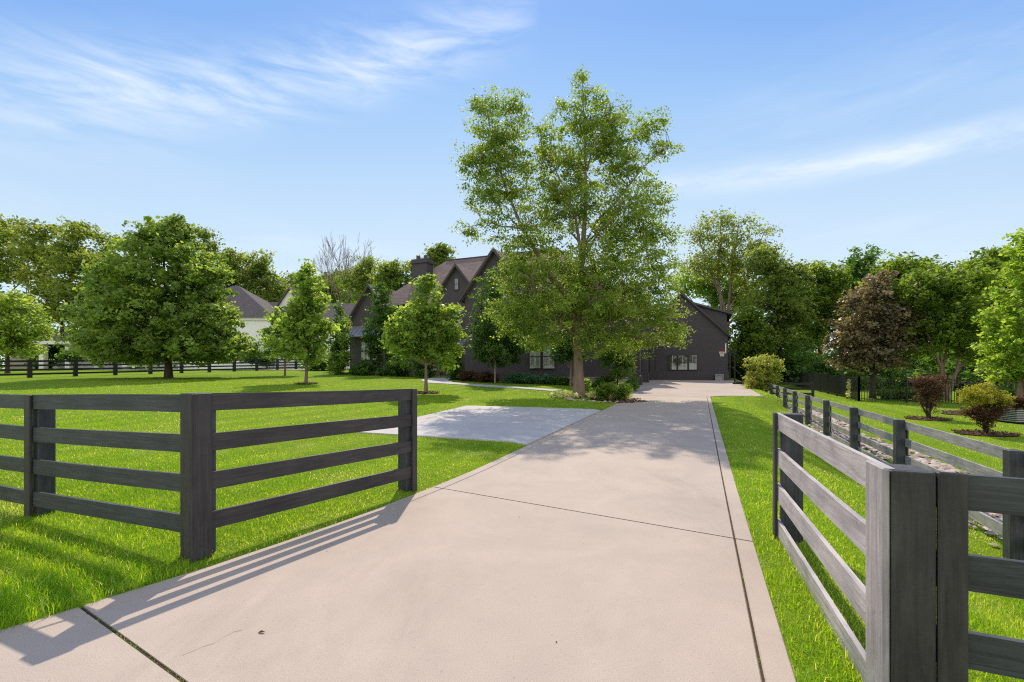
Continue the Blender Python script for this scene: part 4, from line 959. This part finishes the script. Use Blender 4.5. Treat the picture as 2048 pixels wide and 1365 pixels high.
shrub('leafy_shrub', 'broad dark green shrub under the feathery tree', 1212, 776, 29.5, [(1212, 762, 20, 9, 0, .7), (1200, 768, 14, 8, 0, .5)], 'horn', 90, 36, .11, .12, 57)
# foundation shrubs
for (lb, bx, Y, items, mt, n, sg, ls, sd) in [
 ('blue-green spreading juniper left of the pair of shuttered windows', 1035, 32.6, [(1032, 757, 24, 9, 0, .8), (1018, 762, 14, 8, 0, .6), (1050, 758, 16, 8, 0, .7)], 'blue', 170, .12, .11, 61),
 ('blue-green spreading juniper below the right shuttered window', 1085, 32.4, [(1082, 758, 24, 8, 0, .8), (1100, 762, 14, 7, 0, .6), (1066, 760, 12, 8, 0, .6)], 'blue', 160, .12, .11, 62),
 ('dark low shrub at the stone plinth left of the birch', 1125, 32.2, [(1124, 763, 15, 8, 0, .6)], 'horn', 80, .12, .12, 63),
 ('burgundy leaved shrub near the front steps', 940, 34, [(940, 752, 20, 11, 0, .8), (930, 757, 12, 8, 0, .6)], 'red', 130, .13, .12, 64),
 ('burgundy leaved shrub under the dark hornbeam', 972, 33.2, [(970, 755, 20, 9, 0, .8), (984, 759, 12, 7, 0, .6)], 'red', 120, .13, .12, 65),
 ('tall dark green shrub right of the front steps', 912, 35.5, [(912, 728, 14, 22, 0, .7), (912, 748, 15, 12, 0, .8)], 'horn', 130, .16, .16, 66),
 ('tall dark green shrub left of the front steps', 848, 38, [(848, 728, 20, 22, 0, 1), (850, 748, 20, 12, 0, 1)], 'horn', 140, .18, .17, 67),
 ('dark green shrub below the hornbeam by the left gable', 800, 40, [(800, 730, 26, 16, 0, 1.2), (790, 743, 26, 12, 0, 1.2)], 'shrub', 150, .2, .18, 68),
 ('pale green leafy shrub beside the hornbeam stem', 790, 39, [(786, 728, 8, 6, 0, .5), (812, 731, 14, 8, 0, .6)], 'young', 60, .14, .17, 69),
 ('dark green shrub under the left gable windows', 735, 41.5, [(735, 732, 20, 12, 0, 1), (722, 738, 18, 12, 0, 1)], 'horn', 120, .2, .18, 70),
 ('small round clipped boxwood left of two under the gable windows', 709, 41, [(709, 743, 8, 7, 0, .4)], 'shrub', 60, .09, .12, 71),
 ('small round clipped boxwood right of two under the gable windows', 729, 40.5, [(729, 744, 9, 7, 0, .4)], 'shrub', 60, .09, .12, 72),
 ('small green boxwood at the foot of the pale hornbeam stem', 762, 40.2, [(762, 744, 10, 7, 0, .5)], 'shrub', 60, .09, .12, 73),
 ('light green climbing shrub at the left corner of the brick house', 690, 42, [(692, 650, 8, 14, 0, .4), (690, 680, 12, 18, 0, .5), (672, 735, 14, 14, 0, .8), (690, 715, 10, 16, 0, .6)], 'young', 130, .18, .18, 74)]:
    shrub('foundation_shrub', lb, bx, 770, Y, items, mt, n, 34, sg, ls, sd)
# low hedge and shrubs along the far boundary fence
for (lb, bx, Y, items, mt, n, sd) in [
 ('grey-green shrub against the white house wall', 520, 57, [(515, 715, 30, 10, 0, 2), (540, 722, 16, 8, 0, 1)], 'shrub', 110, 81),
 ('clipped round shrub behind the black boundary fence', 143, 55, [(142, 712, 10, 8, 0, 1)], 'shrub', 50, 82),
 ('dark bushy evergreen at the foot of the tall left trees', 92, 60, [(92, 700, 22, 26, 0, 2), (85, 720, 22, 16, 0, 2)], 'horn', 140, 83),
 ('dark hedge between the boundary fence and the brick house', 655, 54, [(640, 728, 34, 12, 0, 2), (670, 724, 20, 16, 0, 1.5)], 'horn', 150, 84)]:
    shrub('garden_shrub', lb, bx, 760, Y, items, mt, n, 36, .3, .3, sd)
# dark planting at the foot of the metal fence
for i, (bx, Y, lb) in enumerate([(1790, 29.2, 'dark low ivy-like shrub inside the metal fence under the purple maple'), (1845, 28.2, 'dark low shrub inside the metal fence behind the red shrub'), (2000, 24.5, 'low dark shrub behind the golden-topped shrub')]):
    shrub('fence_shrub', lb, bx, 790, Y, [(bx, 790, 34, 10, 0, .7)], 'horn', 110, 34, .12, .13, 90+i)
shrub('fence_vine', 'pale-leaved vine climbing the corner of the metal fence', 1699, 790, 29.6, [(1699, 770, 5, 12, 0, .15), (1698, 788, 5, 10, 0, .15)], 'silver', 40, 26, .05, .08, 95, cat='vine')
shrub('low_shrub', 'small dark red shrub beside the air conditioner at the right edge', 2040, 822, 16.5, [(2042, 805, 16, 14, 0, .3)], 'red', 70, 34, .06, .07, 96)

# ------------------------------------------------------------------ background trees
def bgtree(label, bx, Y, items, mat, n, per, sig, ls, seed, tr=.3, trunk=None, name='tree', bk=BKD, nlimb=16, gb=None, flat=.6, shell=.36, **kw):
    q = atY(bx, Y); by = HZ+(CAMH-q[2])*F/Y
    top = min(i[1]-i[3]*.4 for i in items); cx = [i[0] for i in items if i[1]-i[3]*.4 == top][0]
    stems = trunk or [[(bx, by, 0), (bx, by-(by-top)*.35, 0), (bx+(cx-bx)*.5, by-(by-top)*.65, 0), (cx, top, 0)]]
    s = Y/F; items = [(a, b, c, d, e, max(f_, c*s*.8)) for a, b, c, d, e, f_ in items]
    return make_plant(name, label, 'tree', q, pxl(bx, by, Y, items), L[mat], n, per, sig, ls, seed,
        trunk=[px_stem(bx, by, Y, t_, tr if i == 0 else tr*.7, .03) for i, t_ in enumerate(stems)], bk=bk, nlimb=nlimb, flat=flat, shell=shell, tk=6, **kw)
bgtree('pale green airy small tree at the left edge in front of the tall trees', 15, 44, [(20, 610, 50, 26, 0, 0), (40, 650, 50, 30, 0, 0), (10, 680, 50, 24, 0, 0), (75, 660, 28, 18, 0, 0), (-30, 640, 50, 40, 0, 0), (45, 700, 40, 12, 0, 0)], 'young', 300, 34, .42, .32, 101, tr=.18, name='small_tree')
bgtree('tall airy tree cut off by the left edge', -20, 76, [(-10, 460, 45, 24, 0, 0), (15, 490, 45, 28, 0, 0), (-30, 530, 60, 40, 0, 0), (30, 540, 40, 26, 0, 0), (-20, 600, 60, 36, 0, 0), (15, 445, 22, 12, 0, 0)], 'oak', 260, 38, .75, .52, 102, tr=.4)
bgtree('tall airy tree with crooked dark trunk second from the left edge', 97, 74, [(85, 465, 45, 18, 0, 0), (75, 500, 40, 24, 0, 0), (110, 520, 50, 28, 0, 0), (60, 560, 36, 24, 0, 0), (110, 580, 44, 26, 0, 0), (85, 620, 40, 24, 0, 0)], 'oak', 240, 38, .7, .5, 103, tr=.38)
bgtree('tall airy tree with slender dark trunk left of the big maple', 124, 68, [(160, 465, 40, 15, 0, 0), (140, 490, 36, 20, 0, 0), (160, 530, 50, 24, 0, 0), (125, 580, 34, 26, 0, 0), (165, 590, 40, 24, 0, 0), (140, 630, 36, 22, 0, 0)], 'oak', 230, 38, .66, .48, 104, tr=.3)
bgtree('airy tree peeking out at the upper left of the big maple', 205, 78, [(212, 480, 30, 16, 0, 0), (205, 520, 36, 24, 0, 0), (220, 570, 40, 40, 0, 0), (190, 620, 40, 40, 0, 0)], 'oak', 210, 38, .7, .5, 105, tr=.3)
bgtree('airy tree peeking out at the upper right of the big maple', 412, 84, [(408, 475, 26, 16, 0, 0), (425, 500, 22, 18, 0, 0), (400, 540, 40, 36, 0, 0), (420, 600, 36, 40, 0, 0)], 'oak', 180, 38, .7, .5, 106, tr=.3)
bgtree('round-topped tree behind the white house, left of two', 470, 92, [(468, 520, 34, 16, 0, 0), (455, 550, 34, 26, 0, 0), (480, 580, 36, 34, 0, 0), (450, 600, 30, 30, 0, 0)], 'oak', 200, 38, .75, .55, 107, tr=.35)
bgtree('round-topped tree behind the white house, right of two', 520, 90, [(520, 522, 24, 16, 0, 0), (512, 550, 30, 24, 0, 0), (525, 590, 34, 30, 0, 0), (560, 590, 26, 24, 0, 0), (550, 560, 14, 10, 0, 0)], 'oak', 210, 38, .75, .55, 108, tr=.35)
for i, (bx, Y, items, lb, mt) in enumerate([
 (590, 110, [(590, 575, 34, 18, 0, 0), (575, 605, 36, 24, 0, 0), (610, 600, 30, 24, 0, 0)], 'low leafy tree above the white gable of the neighbouring house', 'oak'),
 (665, 115, [(660, 580, 40, 20, 0, 0), (650, 610, 46, 26, 0, 0), (690, 600, 34, 26, 0, 0)], 'leafy tree in front of the bare tree on the skyline', 'wood'),
 (740, 100, [(735, 545, 34, 20, 0, 0), (720, 570, 36, 26, 0, 0), (750, 590, 40, 30, 0, 0)], 'yellowish green tree just right of the bare tree', 'oak'),
 (790, 92, [(785, 545, 28, 14, 0, 0), (775, 565, 36, 22, 0, 0), (800, 590, 34, 26, 0, 0), (815, 560, 18, 12, 0, 0)], 'yellowish green tree left of the brick chimney', 'oak'),
 (885, 84, [(882, 512, 18, 8, 0, 0), (872, 522, 16, 10, 0, 0), (890, 545, 24, 20, 0, 0)], 'treetop showing above the roof right of the brick chimney', 'oak'),
 (850, 96, [(845, 545, 30, 16, 0, 0), (850, 580, 34, 24, 0, 0)], 'tree hidden behind the chimney and the main roof', 'oak')]):
    bgtree(lb, bx, Y, [(a, b-10, c_, d, e_, f_) for a, b, c_, d, e_, f_ in items], mt, 150, 36, .75, .55, 120+i, tr=.3, nlimb=10)
# bare tree
q = atY(690, 104); by = HZ+(CAMH-q[2])*F/104
BT = empty('bare_tree', q, 'leafless grey tree with upright twiggy crown on the skyline left of the house', 'tree')
rngb = np.random.default_rng(77); mb = MB()
def grow(p, d, ln, r, depth):
    n = 4; pts = [p]; dd = d.copy()
    for i in range(n):
        dd = dd+rngb.normal(0, .09, 3); dd[2] += .04; dd /= np.linalg.norm(dd); pts.append(pts[-1]+dd*ln/n)
    mb.tube(pts, [r*(1-.4*i/n) for i in range(n+1)], 5, False)
    if depth > 0:
        for k in range(rngb.integers(2, 5) if depth < 4 else 4):
            a = rngb.normal(0, 1, 3); a -= dd*(a@dd); a /= np.linalg.norm(a); nd = dd+a*rngb.uniform(.25, .5); nd[2] += .25; nd /= np.linalg.norm(nd)
            grow(pts[-1] if k < 2 else pts[rngb.integers(2, 5)], nd, ln*rngb.uniform(.6, .85), max(r*.55, .03), depth-1)
grow(np.array(q), np.array([.02, 0, 1.]), 9.5, .28, 5)
mb.build('branches', BK, BT)
# behind the garage and the right-hand wood
bgtree('tall thin-leaved tree with several bare limbs rising behind the garage', 1440, 60, [(1440, 440, 40, 16, 0, 0), (1480, 450, 36, 16, 0, 0), (1525, 465, 28, 14, 0, 0), (1400, 470, 30, 20, 0, 0), (1450, 490, 60, 22, 0, 0), (1520, 500, 40, 20, 0, 0), (1390, 520, 34, 24, 0, 0), (1490, 530, 60, 28, 0, 0), (1545, 545, 46, 26, 0, 0), (1430, 530, 50, 26, 0, 0), (1510, 585, 50, 30, 0, 0)], 'oak', 640, 26, .55, .30, 131, tr=.30, bk=BK, nlimb=30,
  trunk=[[(1448, 760, 0), (1455, 640, 0), (1462, 560, 0), (1470, 500, 0), (1478, 440, 0)], [(1450, 700, 0), (1440, 590, 0), (1415, 530, 0), (1395, 470, 0)], [(1458, 620, 0), (1490, 560, 0), (1515, 500, 0), (1530, 460, 0)], [(1455, 650, 0), (1435, 560, 0), (1440, 490, 0), (1442, 430, 0)]])
bgtree('yellow-green leafy tree directly behind the garage roof', 1420, 66, [(1400, 570, 50, 26, 0, 0), (1440, 555, 50, 28, 0, 0), (1370, 560, 36, 30, 0, 0), (1480, 590, 40, 34, 0, 0), (1450, 610, 50, 30, 0, 0)], 'young', 260, 38, .55, .42, 132, tr=.3)
for i, (bx, Y, items, mt, lb, n) in enumerate([
 (1560, 52, [(1560, 560, 46, 30, 0, 0), (1590, 545, 24, 18, 0, 0), (1540, 610, 50, 36, 0, 0), (1580, 620, 40, 40, 0, 0), (1530, 520, 30, 24, 0, 0), (1545, 665, 46, 30, 0, 0)], 'oak', 'yellowish tree at the right of the garage, above the yellow-green shrub', 300),
 (1500, 50, [(1500, 650, 24, 40, 0, 0), (1510, 690, 30, 30, 0, 0), (1495, 715, 24, 16, 0, 0)], 'wood', 'low leafy tree behind the basketball hoop', 150),
 (1640, 56, [(1650, 545, 40, 24, 0, 0), (1630, 590, 46, 34, 0, 0), (1660, 620, 46, 44, 0, 0), (1620, 660, 40, 40, 0, 0), (1665, 555, 30, 26, 0, 0)], 'wood', 'dense dark green tree left of the purple-brown maple', 320),
 (1720, 60, [(1725, 520, 30, 14, 0, 0), (1720, 545, 44, 22, 0, 0), (1745, 500, 8, 12, 0, 0), (1715, 500, 8, 10, 0, 0), (1700, 580, 44, 36, 0, 0), (1720, 640, 50, 44, 0, 0), (1765, 560, 40, 30, 0, 0)], 'horn', 'dark tree with spiky top sprigs behind the purple-brown maple', 330),
 (1790, 52, [(1800, 535, 50, 18, 0, 0), (1790, 565, 56, 26, 0, 0), (1810, 620, 60, 44, 0, 0), (1780, 680, 50, 40, 0, 0)], 'wood', 'rounded mid green tree between the purple maple and the fan-crowned tree', 330),
 (1960, 46, [(1965, 540, 46, 20, 0, 0), (1990, 525, 40, 22, 0, 0), (1975, 580, 56, 40, 0, 0), (1985, 650, 50, 50, 0, 0)], 'wood', 'broad green tree behind the bright pyramidal tree', 320),
 (2060, 48, [(2050, 520, 50, 30, 0, 0), (2080, 560, 60, 50, 0, 0), (2080, 660, 60, 60, 0, 0)], 'wood', 'woodland tree cut off by the right edge', 280),
 (1870, 58, [(1865, 545, 56, 20, 0, 0), (1880, 600, 70, 44, 0, 0), (1870, 670, 70, 50, 0, 0)], 'wood', 'broad woodland tree behind the fan-crowned multi-stemmed tree', 300),
 (1590, 66, [(1590, 600, 50, 50, 0, 0), (1600, 680, 50, 44, 0, 0)], 'horn', 'dark woodland tree at the end of the metal fence', 240)]):
    bgtree(lb, bx, Y, items, mt, n, 38, .5, .4, 140+i, tr=.28, name='woodland_tree', nlimb=12)
# understorey closing off the wood: one dark mass of undergrowth
rng = np.random.default_rng(9); lobs = []
for i in range(110):
    u = rng.uniform(10, 52); v = rng.uniform(50, 66)-.45*(u-10); X, Y, _ = W(u, v); z = g1(X, Y); h = rng.uniform(1.2, 3.2); lobs.append((X, Y, z+h*.7, 2.6, 2.2, h))
for i in range(30):
    u = rng.uniform(3.5, 9.5); v = rng.uniform(58, 74); X, Y, _ = W(u, v); z = g1(X, Y); h = rng.uniform(1.5, 4); lobs.append((X, Y, z+h*.7, 2.2, 2.2, h))
C, P, tone = crown_np(lobs, 3000, 28, .45, rng, .35); V, Fq = leaves_np(P, .42, rng)
tag(link_mesh('undergrowth', np_mesh('undergrowth', V, [Fq], tone), L['horn'], None), 'dark tangled undergrowth filling the foot of the wood on the right', 'undergrowth', kind='stuff')
lobs = []
for i in range(130):
    a = rng.uniform(-1.25, 1.15); R_ = rng.uniform(125, 165); X = math.tan(a*.9)*R_*.9; z = g1(X, R_); h = rng.uniform(5, 9); lobs.append((X, R_, z+h*.7, 9, 6, h))
C, P, tone = crown_np(lobs, 2600, 22, 1.6, rng, .35); V, Fq = leaves_np(P, 1.25, rng)
tag(link_mesh('treeline', np_mesh('treeline', V, [Fq], tone), L['wood'], None), 'far line of trees closing the view behind the houses', 'treeline', kind='stuff')
# wooded hill
hv, hf = [], []; nx, ny = 90, 30
rng = np.random.default_rng(3)
gx, gy = np.meshgrid(np.linspace(-420, 260, nx), np.linspace(380, 720, ny))
hz = 104*np.exp(-((gx+190)/110)**2-((gy-520)/95)**2)+20*np.exp(-((gx+20)/140)**2-((gy-560)/90)**2)+rng.normal(0, 1.2, gx.shape)-3
idx = np.arange(nx*ny).reshape(ny, nx); fq = np.stack([idx[:-1, :-1], idx[:-1, 1:], idx[1:, 1:], idx[1:, :-1]], -1).reshape(-1, 4)
hill = tag(link_mesh('hill', np_mesh('hill', np.stack([gx, gy, hz], -1).reshape(-1, 3), [fq], smooth=True), M['turf'], None), kind='structure')
n = 9000; px_ = rng.uniform(-400, 240, n); py_ = rng.uniform(390, 620, n)
pz_ = 104*np.exp(-((px_+190)/110)**2-((py_-520)/95)**2)+20*np.exp(-((px_+20)/140)**2-((py_-560)/90)**2)
P = np.stack([px_, py_, pz_+3], -1).repeat(7, 0)+rng.normal(0, 2.6, (n*7, 3)); V, Fq = leaves_np(P, 4.2, rng, .8)
tag(link_mesh('hill_forest', np_mesh('hill_forest', V, [Fq], np.clip(rng.normal(.45, .22, len(P)), 0, 1)), L['hill'], None), 'distant forest covering the hill behind the bare tree', 'forest', kind='stuff')

# ------------------------------------------------------------------ stones: dry stream bed and edging cobbles
def stones(name, pts, size, mat, seed, label, cat, kind='stuff'):
    r = np.random.default_rng(seed)
    base = np.array([(1, 0, 0), (.5, .85, 0), (-.5, .9, .1), (-1, 0, 0), (-.5, -.85, 0), (.5, -.9, 0), (.45, .1, .55), (-.35, .3, .62), (-.2, -.35, .5)], float)
    fc = np.array([(0, 1, 6), (1, 2, 7), (1, 7, 6), (2, 3, 7), (3, 8, 7), (3, 4, 8), (4, 5, 8), (5, 0, 6), (5, 6, 8), (6, 7, 8)])
    Vs, Fs, rn = [], [], []
    for i, (x, y, z) in enumerate(pts):
        s_ = size*r.uniform(.5, 1.35); a = r.uniform(0, 6.3); b = base*r.uniform(.75, 1.2, base.shape)*(s_, s_*r.uniform(.55, .9), s_*r.uniform(.5, .9))
        R_ = np.array([[math.cos(a), -math.sin(a), 0], [math.sin(a), math.cos(a), 0], [0, 0, 1]]); tl = r.normal(0, .25)
        b = b@R_.T; b[:, 2] += b[:, 0]*tl
        Vs.append(b+(x, y, z)); Fs.append(fc+i*9); rn += [r.uniform()]*len(fc)
    return tag(link_mesh(name, np_mesh(name, np.concatenate(Vs), [np.concatenate(Fs)], rn), mat, None), label, cat, kind=kind)
m, t, o = new_mat('river_stone'); a = t.n('ShaderNodeAttribute', attribute_name='rnd').outputs['Fac']
pbsdf(t, o, t.mix(t.m('MULTIPLY', t.noise(pos(t), 18, 4), .5), t.ramp(a, [(0, (.24, .185, .155)), (.5, (.46, .37, .32)), (1, (.62, .55, .50))]), rgb(.14, .115, .10)), .75, .25); M['river_stone'] = m
rng = np.random.default_rng(21); pts = []
for i in range(3600):
    v = rng.uniform(1.5, 27); u = 4.25+.016*v+.25*math.sin(v*.6)+rng.normal(0, .30); X, Y, _ = W(u, v)
    pts.append((X, Y, g1(X, Y)+rng.uniform(-.01, .05)))
stones('river_stones', pts, .085, M['river_stone'], 1, 'dry stream bed of rounded tan stones along the grey paddock fence', 'stones')
BEDS.append(uvp([(3.75, 1.5), (4.75, 1.5), (5.15, 27), (4.2, 27)]))
e = []
for px, py in [(1130, 800), (1142, 801), (1155, 802), (1166, 802.5), (1178, 804), (1188, 804.5), (1199, 805), (1209, 805.5), (1220, 806), (1232, 806.5), (1243, 806)]: e.append(hit(px, py))
for i, q in enumerate(e):
    ob = stones('edging_stone', [(0, 0, 0)], .17, M['river_stone'], 30+i, 'rounded grey edging stone along the front of the birch bed', 'stone', None); ob.location = (q[0], q[1], q[2]+.02); ob['group'] = 'edging stones in front of the birch bed'

# ------------------------------------------------------------------ grass blades
def inpoly(X, Y, poly):
    ins = np.zeros(len(X), bool); n = len(poly)
    for i in range(n):
        x0, y0 = poly[i]; x1, y1 = poly[(i+1) % n]
        if y0 == y1: continue
        c = ((y0 > Y) != (y1 > Y)) & (X < (x1-x0)*(Y-y0)/(y1-y0)+x0); ins ^= c
    return ins
def grass_band(Y0, Y1, dens, hgt, wid, rng, edge_px=380):
    area_x = (1024+edge_px)/F*Y1; n = int(dens*(Y1-Y0)*2*area_x)
    X = rng.uniform(-area_x, area_x, n); Y = rng.uniform(Y0, Y1, n)
    ok = np.abs(X) < (1024+edge_px)/F*Y
    X, Y = X[ok], Y[ok]; u, v = UV(X, Y)
    s = drive_left(np.clip(v, -8, 60))-u; s2 = u-np.interp(v, [25.5, 26.4], [DR, 3.0])
    ok = (s > -.025*rng.uniform(size=len(X))) | (s2 > -.025*rng.uniform(size=len(X)))
    ok &= (u < 12) & (u > -34)
    X, Y, u, v, s = X[ok], Y[ok], u[ok], v[ok], s[ok]
    bad = (u < 0) & (u > -3.2) & (v < 25) | inpoly(X, Y, PAD) | inpoly(X, Y, COURTW) | inpoly(X, Y, PATH)
    for b in BEDS: bad |= inpoly(X, Y, b) & (rng.uniform(size=len(X)) > .06)
    X, Y, u, v, s = X[~bad], Y[~bad], u[~bad], v[~bad], s[~bad]
    return X, Y, u, v, s
def patchy(X, Y, k, ph):
    return (np.sin(X*k+ph+1.3*np.sin(Y*k*.7+ph))+np.sin(Y*k*1.13-ph*2+1.1*np.sin(X*k*.8))+np.sin((X+Y)*k*.61+ph*3))/3
rng = np.random.default_rng(7); Vall, Q4, T3, RN = [], [], [], []; nb = 0
def weeds():
    n = 900; v = 1.3+rng.uniform(0, 1, n)**1.6*9; uu = np.full(n, DR-.158)+rng.normal(0, .004, n)
    n2 = 260; u2 = np.concatenate([rng.uniform(-3.6, -1.5, n2)]); v2 = 1.66-.15*(u2+3.4)+rng.normal(0, .005, n2)
    pk = np.sin(v*5)+np.sin(v*11.3)+rng.normal(0, .5, n) > .5; uu, v = uu[pk], v[pk]
    u = np.concatenate([uu, u2]); v = np.concatenate([v, v2]); X, Y, _ = W(u, v); return X, Y, u, v
for (Y0, Y1, dens, hg, wd) in [(0, 0, 0, .016, .003), (1.2, 3.6, 6200, .066, .0042), (3.6, 5.4, 4600, .050, .0048), (5.4, 8, 2700, .040, .0062), (8, 12, 1150, .036, .009), (12, 19, 380, .034, .015), (19, 32, 110, .034, .026)]:
    if dens == 0: X, Y, u, v = weeds(); s = 0*u-1
    else: X, Y, u, v, s = grass_band(Y0, Y1, dens, hg, wd, rng)
    rough = sstep(.15, -.6, v-(1.36+.0*u)-.9)*(u < -3)       # unmown verge outside the left road fence
    pt = patchy(X, Y, 1.1, .4)*.5+patchy(X, Y, 3.7, 1.9)*.3+patchy(X, Y, 9, 3.)*.2
    keep = rng.uniform(size=len(X)) < np.clip(.78+.5*pt+.5*rough, .25, 1); X, Y, u, v, s, rough, pt = [q_[keep] for q_ in (X, Y, u, v, s, rough, pt)]
    n = len(X); z = ground(X, Y)-.01 if dens else zd(v)-.012
    h = hg*rng.uniform(.5, 1.25, n)*(1+.30*pt+.45*rough*(1+.8*patchy(X, Y, 5, .8))); w_ = wd*rng.uniform(.7, 1.3, n)
    a = rng.uniform(0, 2*math.pi, n); lean = rng.uniform(.1, .9, n)*h; la = a+rng.normal(0, .6, n)+1.57+ .5*patchy(X, Y, 2.2, 5)
    dx, dy = np.cos(a)*w_/2, np.sin(a)*w_/2; lx, ly = np.cos(la)*lean, np.sin(la)*lean
    b = np.stack([X, Y, z], 1)
    v0 = b+np.stack([-dx, -dy, 0*z], 1); v1 = b+np.stack([dx, dy, 0*z], 1)
    mid = b+np.stack([lx*.35, ly*.35, h*.6], 1); v2 = mid+np.stack([dx*.75, dy*.75, 0*z], 1); v3 = mid-np.stack([dx*.75, dy*.75, 0*z], 1)
    v4 = b+np.stack([lx, ly, h*.95], 1)
    Vall.append(np.stack([v0, v1, v2, v3, v4], 1).reshape(-1, 3)); i0 = nb+5*np.arange(n)
    Q4.append(np.stack([i0, i0+1, i0+2, i0+3], 1)); T3.append(np.stack([i0+3, i0+2, i0+4], 1))
    r_ = np.clip(.45-.30*pt-.16*np.sin((u+.5*patchy(X, Y, .5, 1))*2*math.pi/1.15)+rng.normal(0, .22, n), 0, .96); dry = rng.uniform(size=n) < .03+.30*sstep(.28, .6, patchy(X, Y, .9, 2.2)*.6+patchy(X, Y, 2.9, .7)*.4); r_[dry] = 1
    RN.append(r_); nb += 5*n
print('blades', nb//5)
gl, t, o = new_mat('grass_blade'); a = t.n('ShaderNodeAttribute', attribute_name='rnd').outputs['Fac']
c = t.ramp(a, [(0, (.12, .27, .010)), (.5, (.225, .385, .014)), (.9, (.40, .51, .035)), (.97, (.58, .60, .30)), (1, (.62, .58, .36))])
b = pbsdf(t, None, c, .42, .4); tr = t.n('ShaderNodeBsdfTranslucent'); t.put(tr.inputs[0], t.mix(1.0, c, rgb(2.2, 2.0, .8), 'MULTIPLY'))
mx = t.n('ShaderNodeMixShader'); mx.inputs[0].default_value = .5
t.t.links.new(b.outputs[0], mx.inputs[1]); t.t.links.new(tr.outputs[0], mx.inputs[2]); t.t.links.new(mx.outputs[0], o.inputs[0])
rn = np.concatenate(RN)
tag(link_mesh('grass', np_mesh('grass', np.concatenate(Vall), [np.concatenate(Q4), np.concatenate(T3)], np.concatenate([rn, rn])), gl, None), 'mown green lawn grass', 'grass', kind='stuff')

# small litter scattered over the concrete
rng = np.random.default_rng(31); n = 28; v = rng.uniform(1.6, 16, n); u = rng.uniform(-3.2, .3, n); X, Y, _ = W(u, v)
P = np.stack([X, Y, zd(v)+.004], 1); V, Fq = leaves_np(P, .013, rng, .7, up=6)
tag(link_mesh('leaf_litter', np_mesh('leaf_litter', V, [Fq], rng.uniform(size=n)), M['mulch'], None), 'tiny dry leaf scraps scattered over the driveway', 'litter', kind='stuff')

# loose mulch chips over the beds
Ps = []
for poly in BEDS[:9]:
    A = np.array(poly); lo, hi = A.min(0), A.max(0); n = int(420*(hi[0]-lo[0])*(hi[1]-lo[1])); n = min(n, 2600)
    X = rng.uniform(lo[0]-.08, hi[0]+.08, n); Y = rng.uniform(lo[1]-.08, hi[1]+.08, n); cx, cy = A.mean(0)
    k = inpoly(cx+(X-cx)/1.08, cy+(Y-cy)/1.08, poly); Ps.append(np.stack([X[k], Y[k], ground(X[k], Y[k])+.05+rng.uniform(0, .03, k.sum())], 1))
P = np.concatenate(Ps); V, Fq = leaves_np(P, .085, rng, .38, up=1.2); rn = rng.uniform(size=len(P))
m, t, o = new_mat('mulch_chip'); a = t.n('ShaderNodeAttribute', attribute_name='rnd').outputs['Fac']
pbsdf(t, o, t.ramp(a, [(0, (.035, .02, .015)), (.6, (.12, .07, .05)), (1, (.25, .16, .12))]), .9, .1)
tag(link_mesh('mulch_chips', np_mesh('mulch_chips', V, [Fq], rn), m, None), 'loose brown wood chips covering the planting beds', 'mulch', kind='stuff')
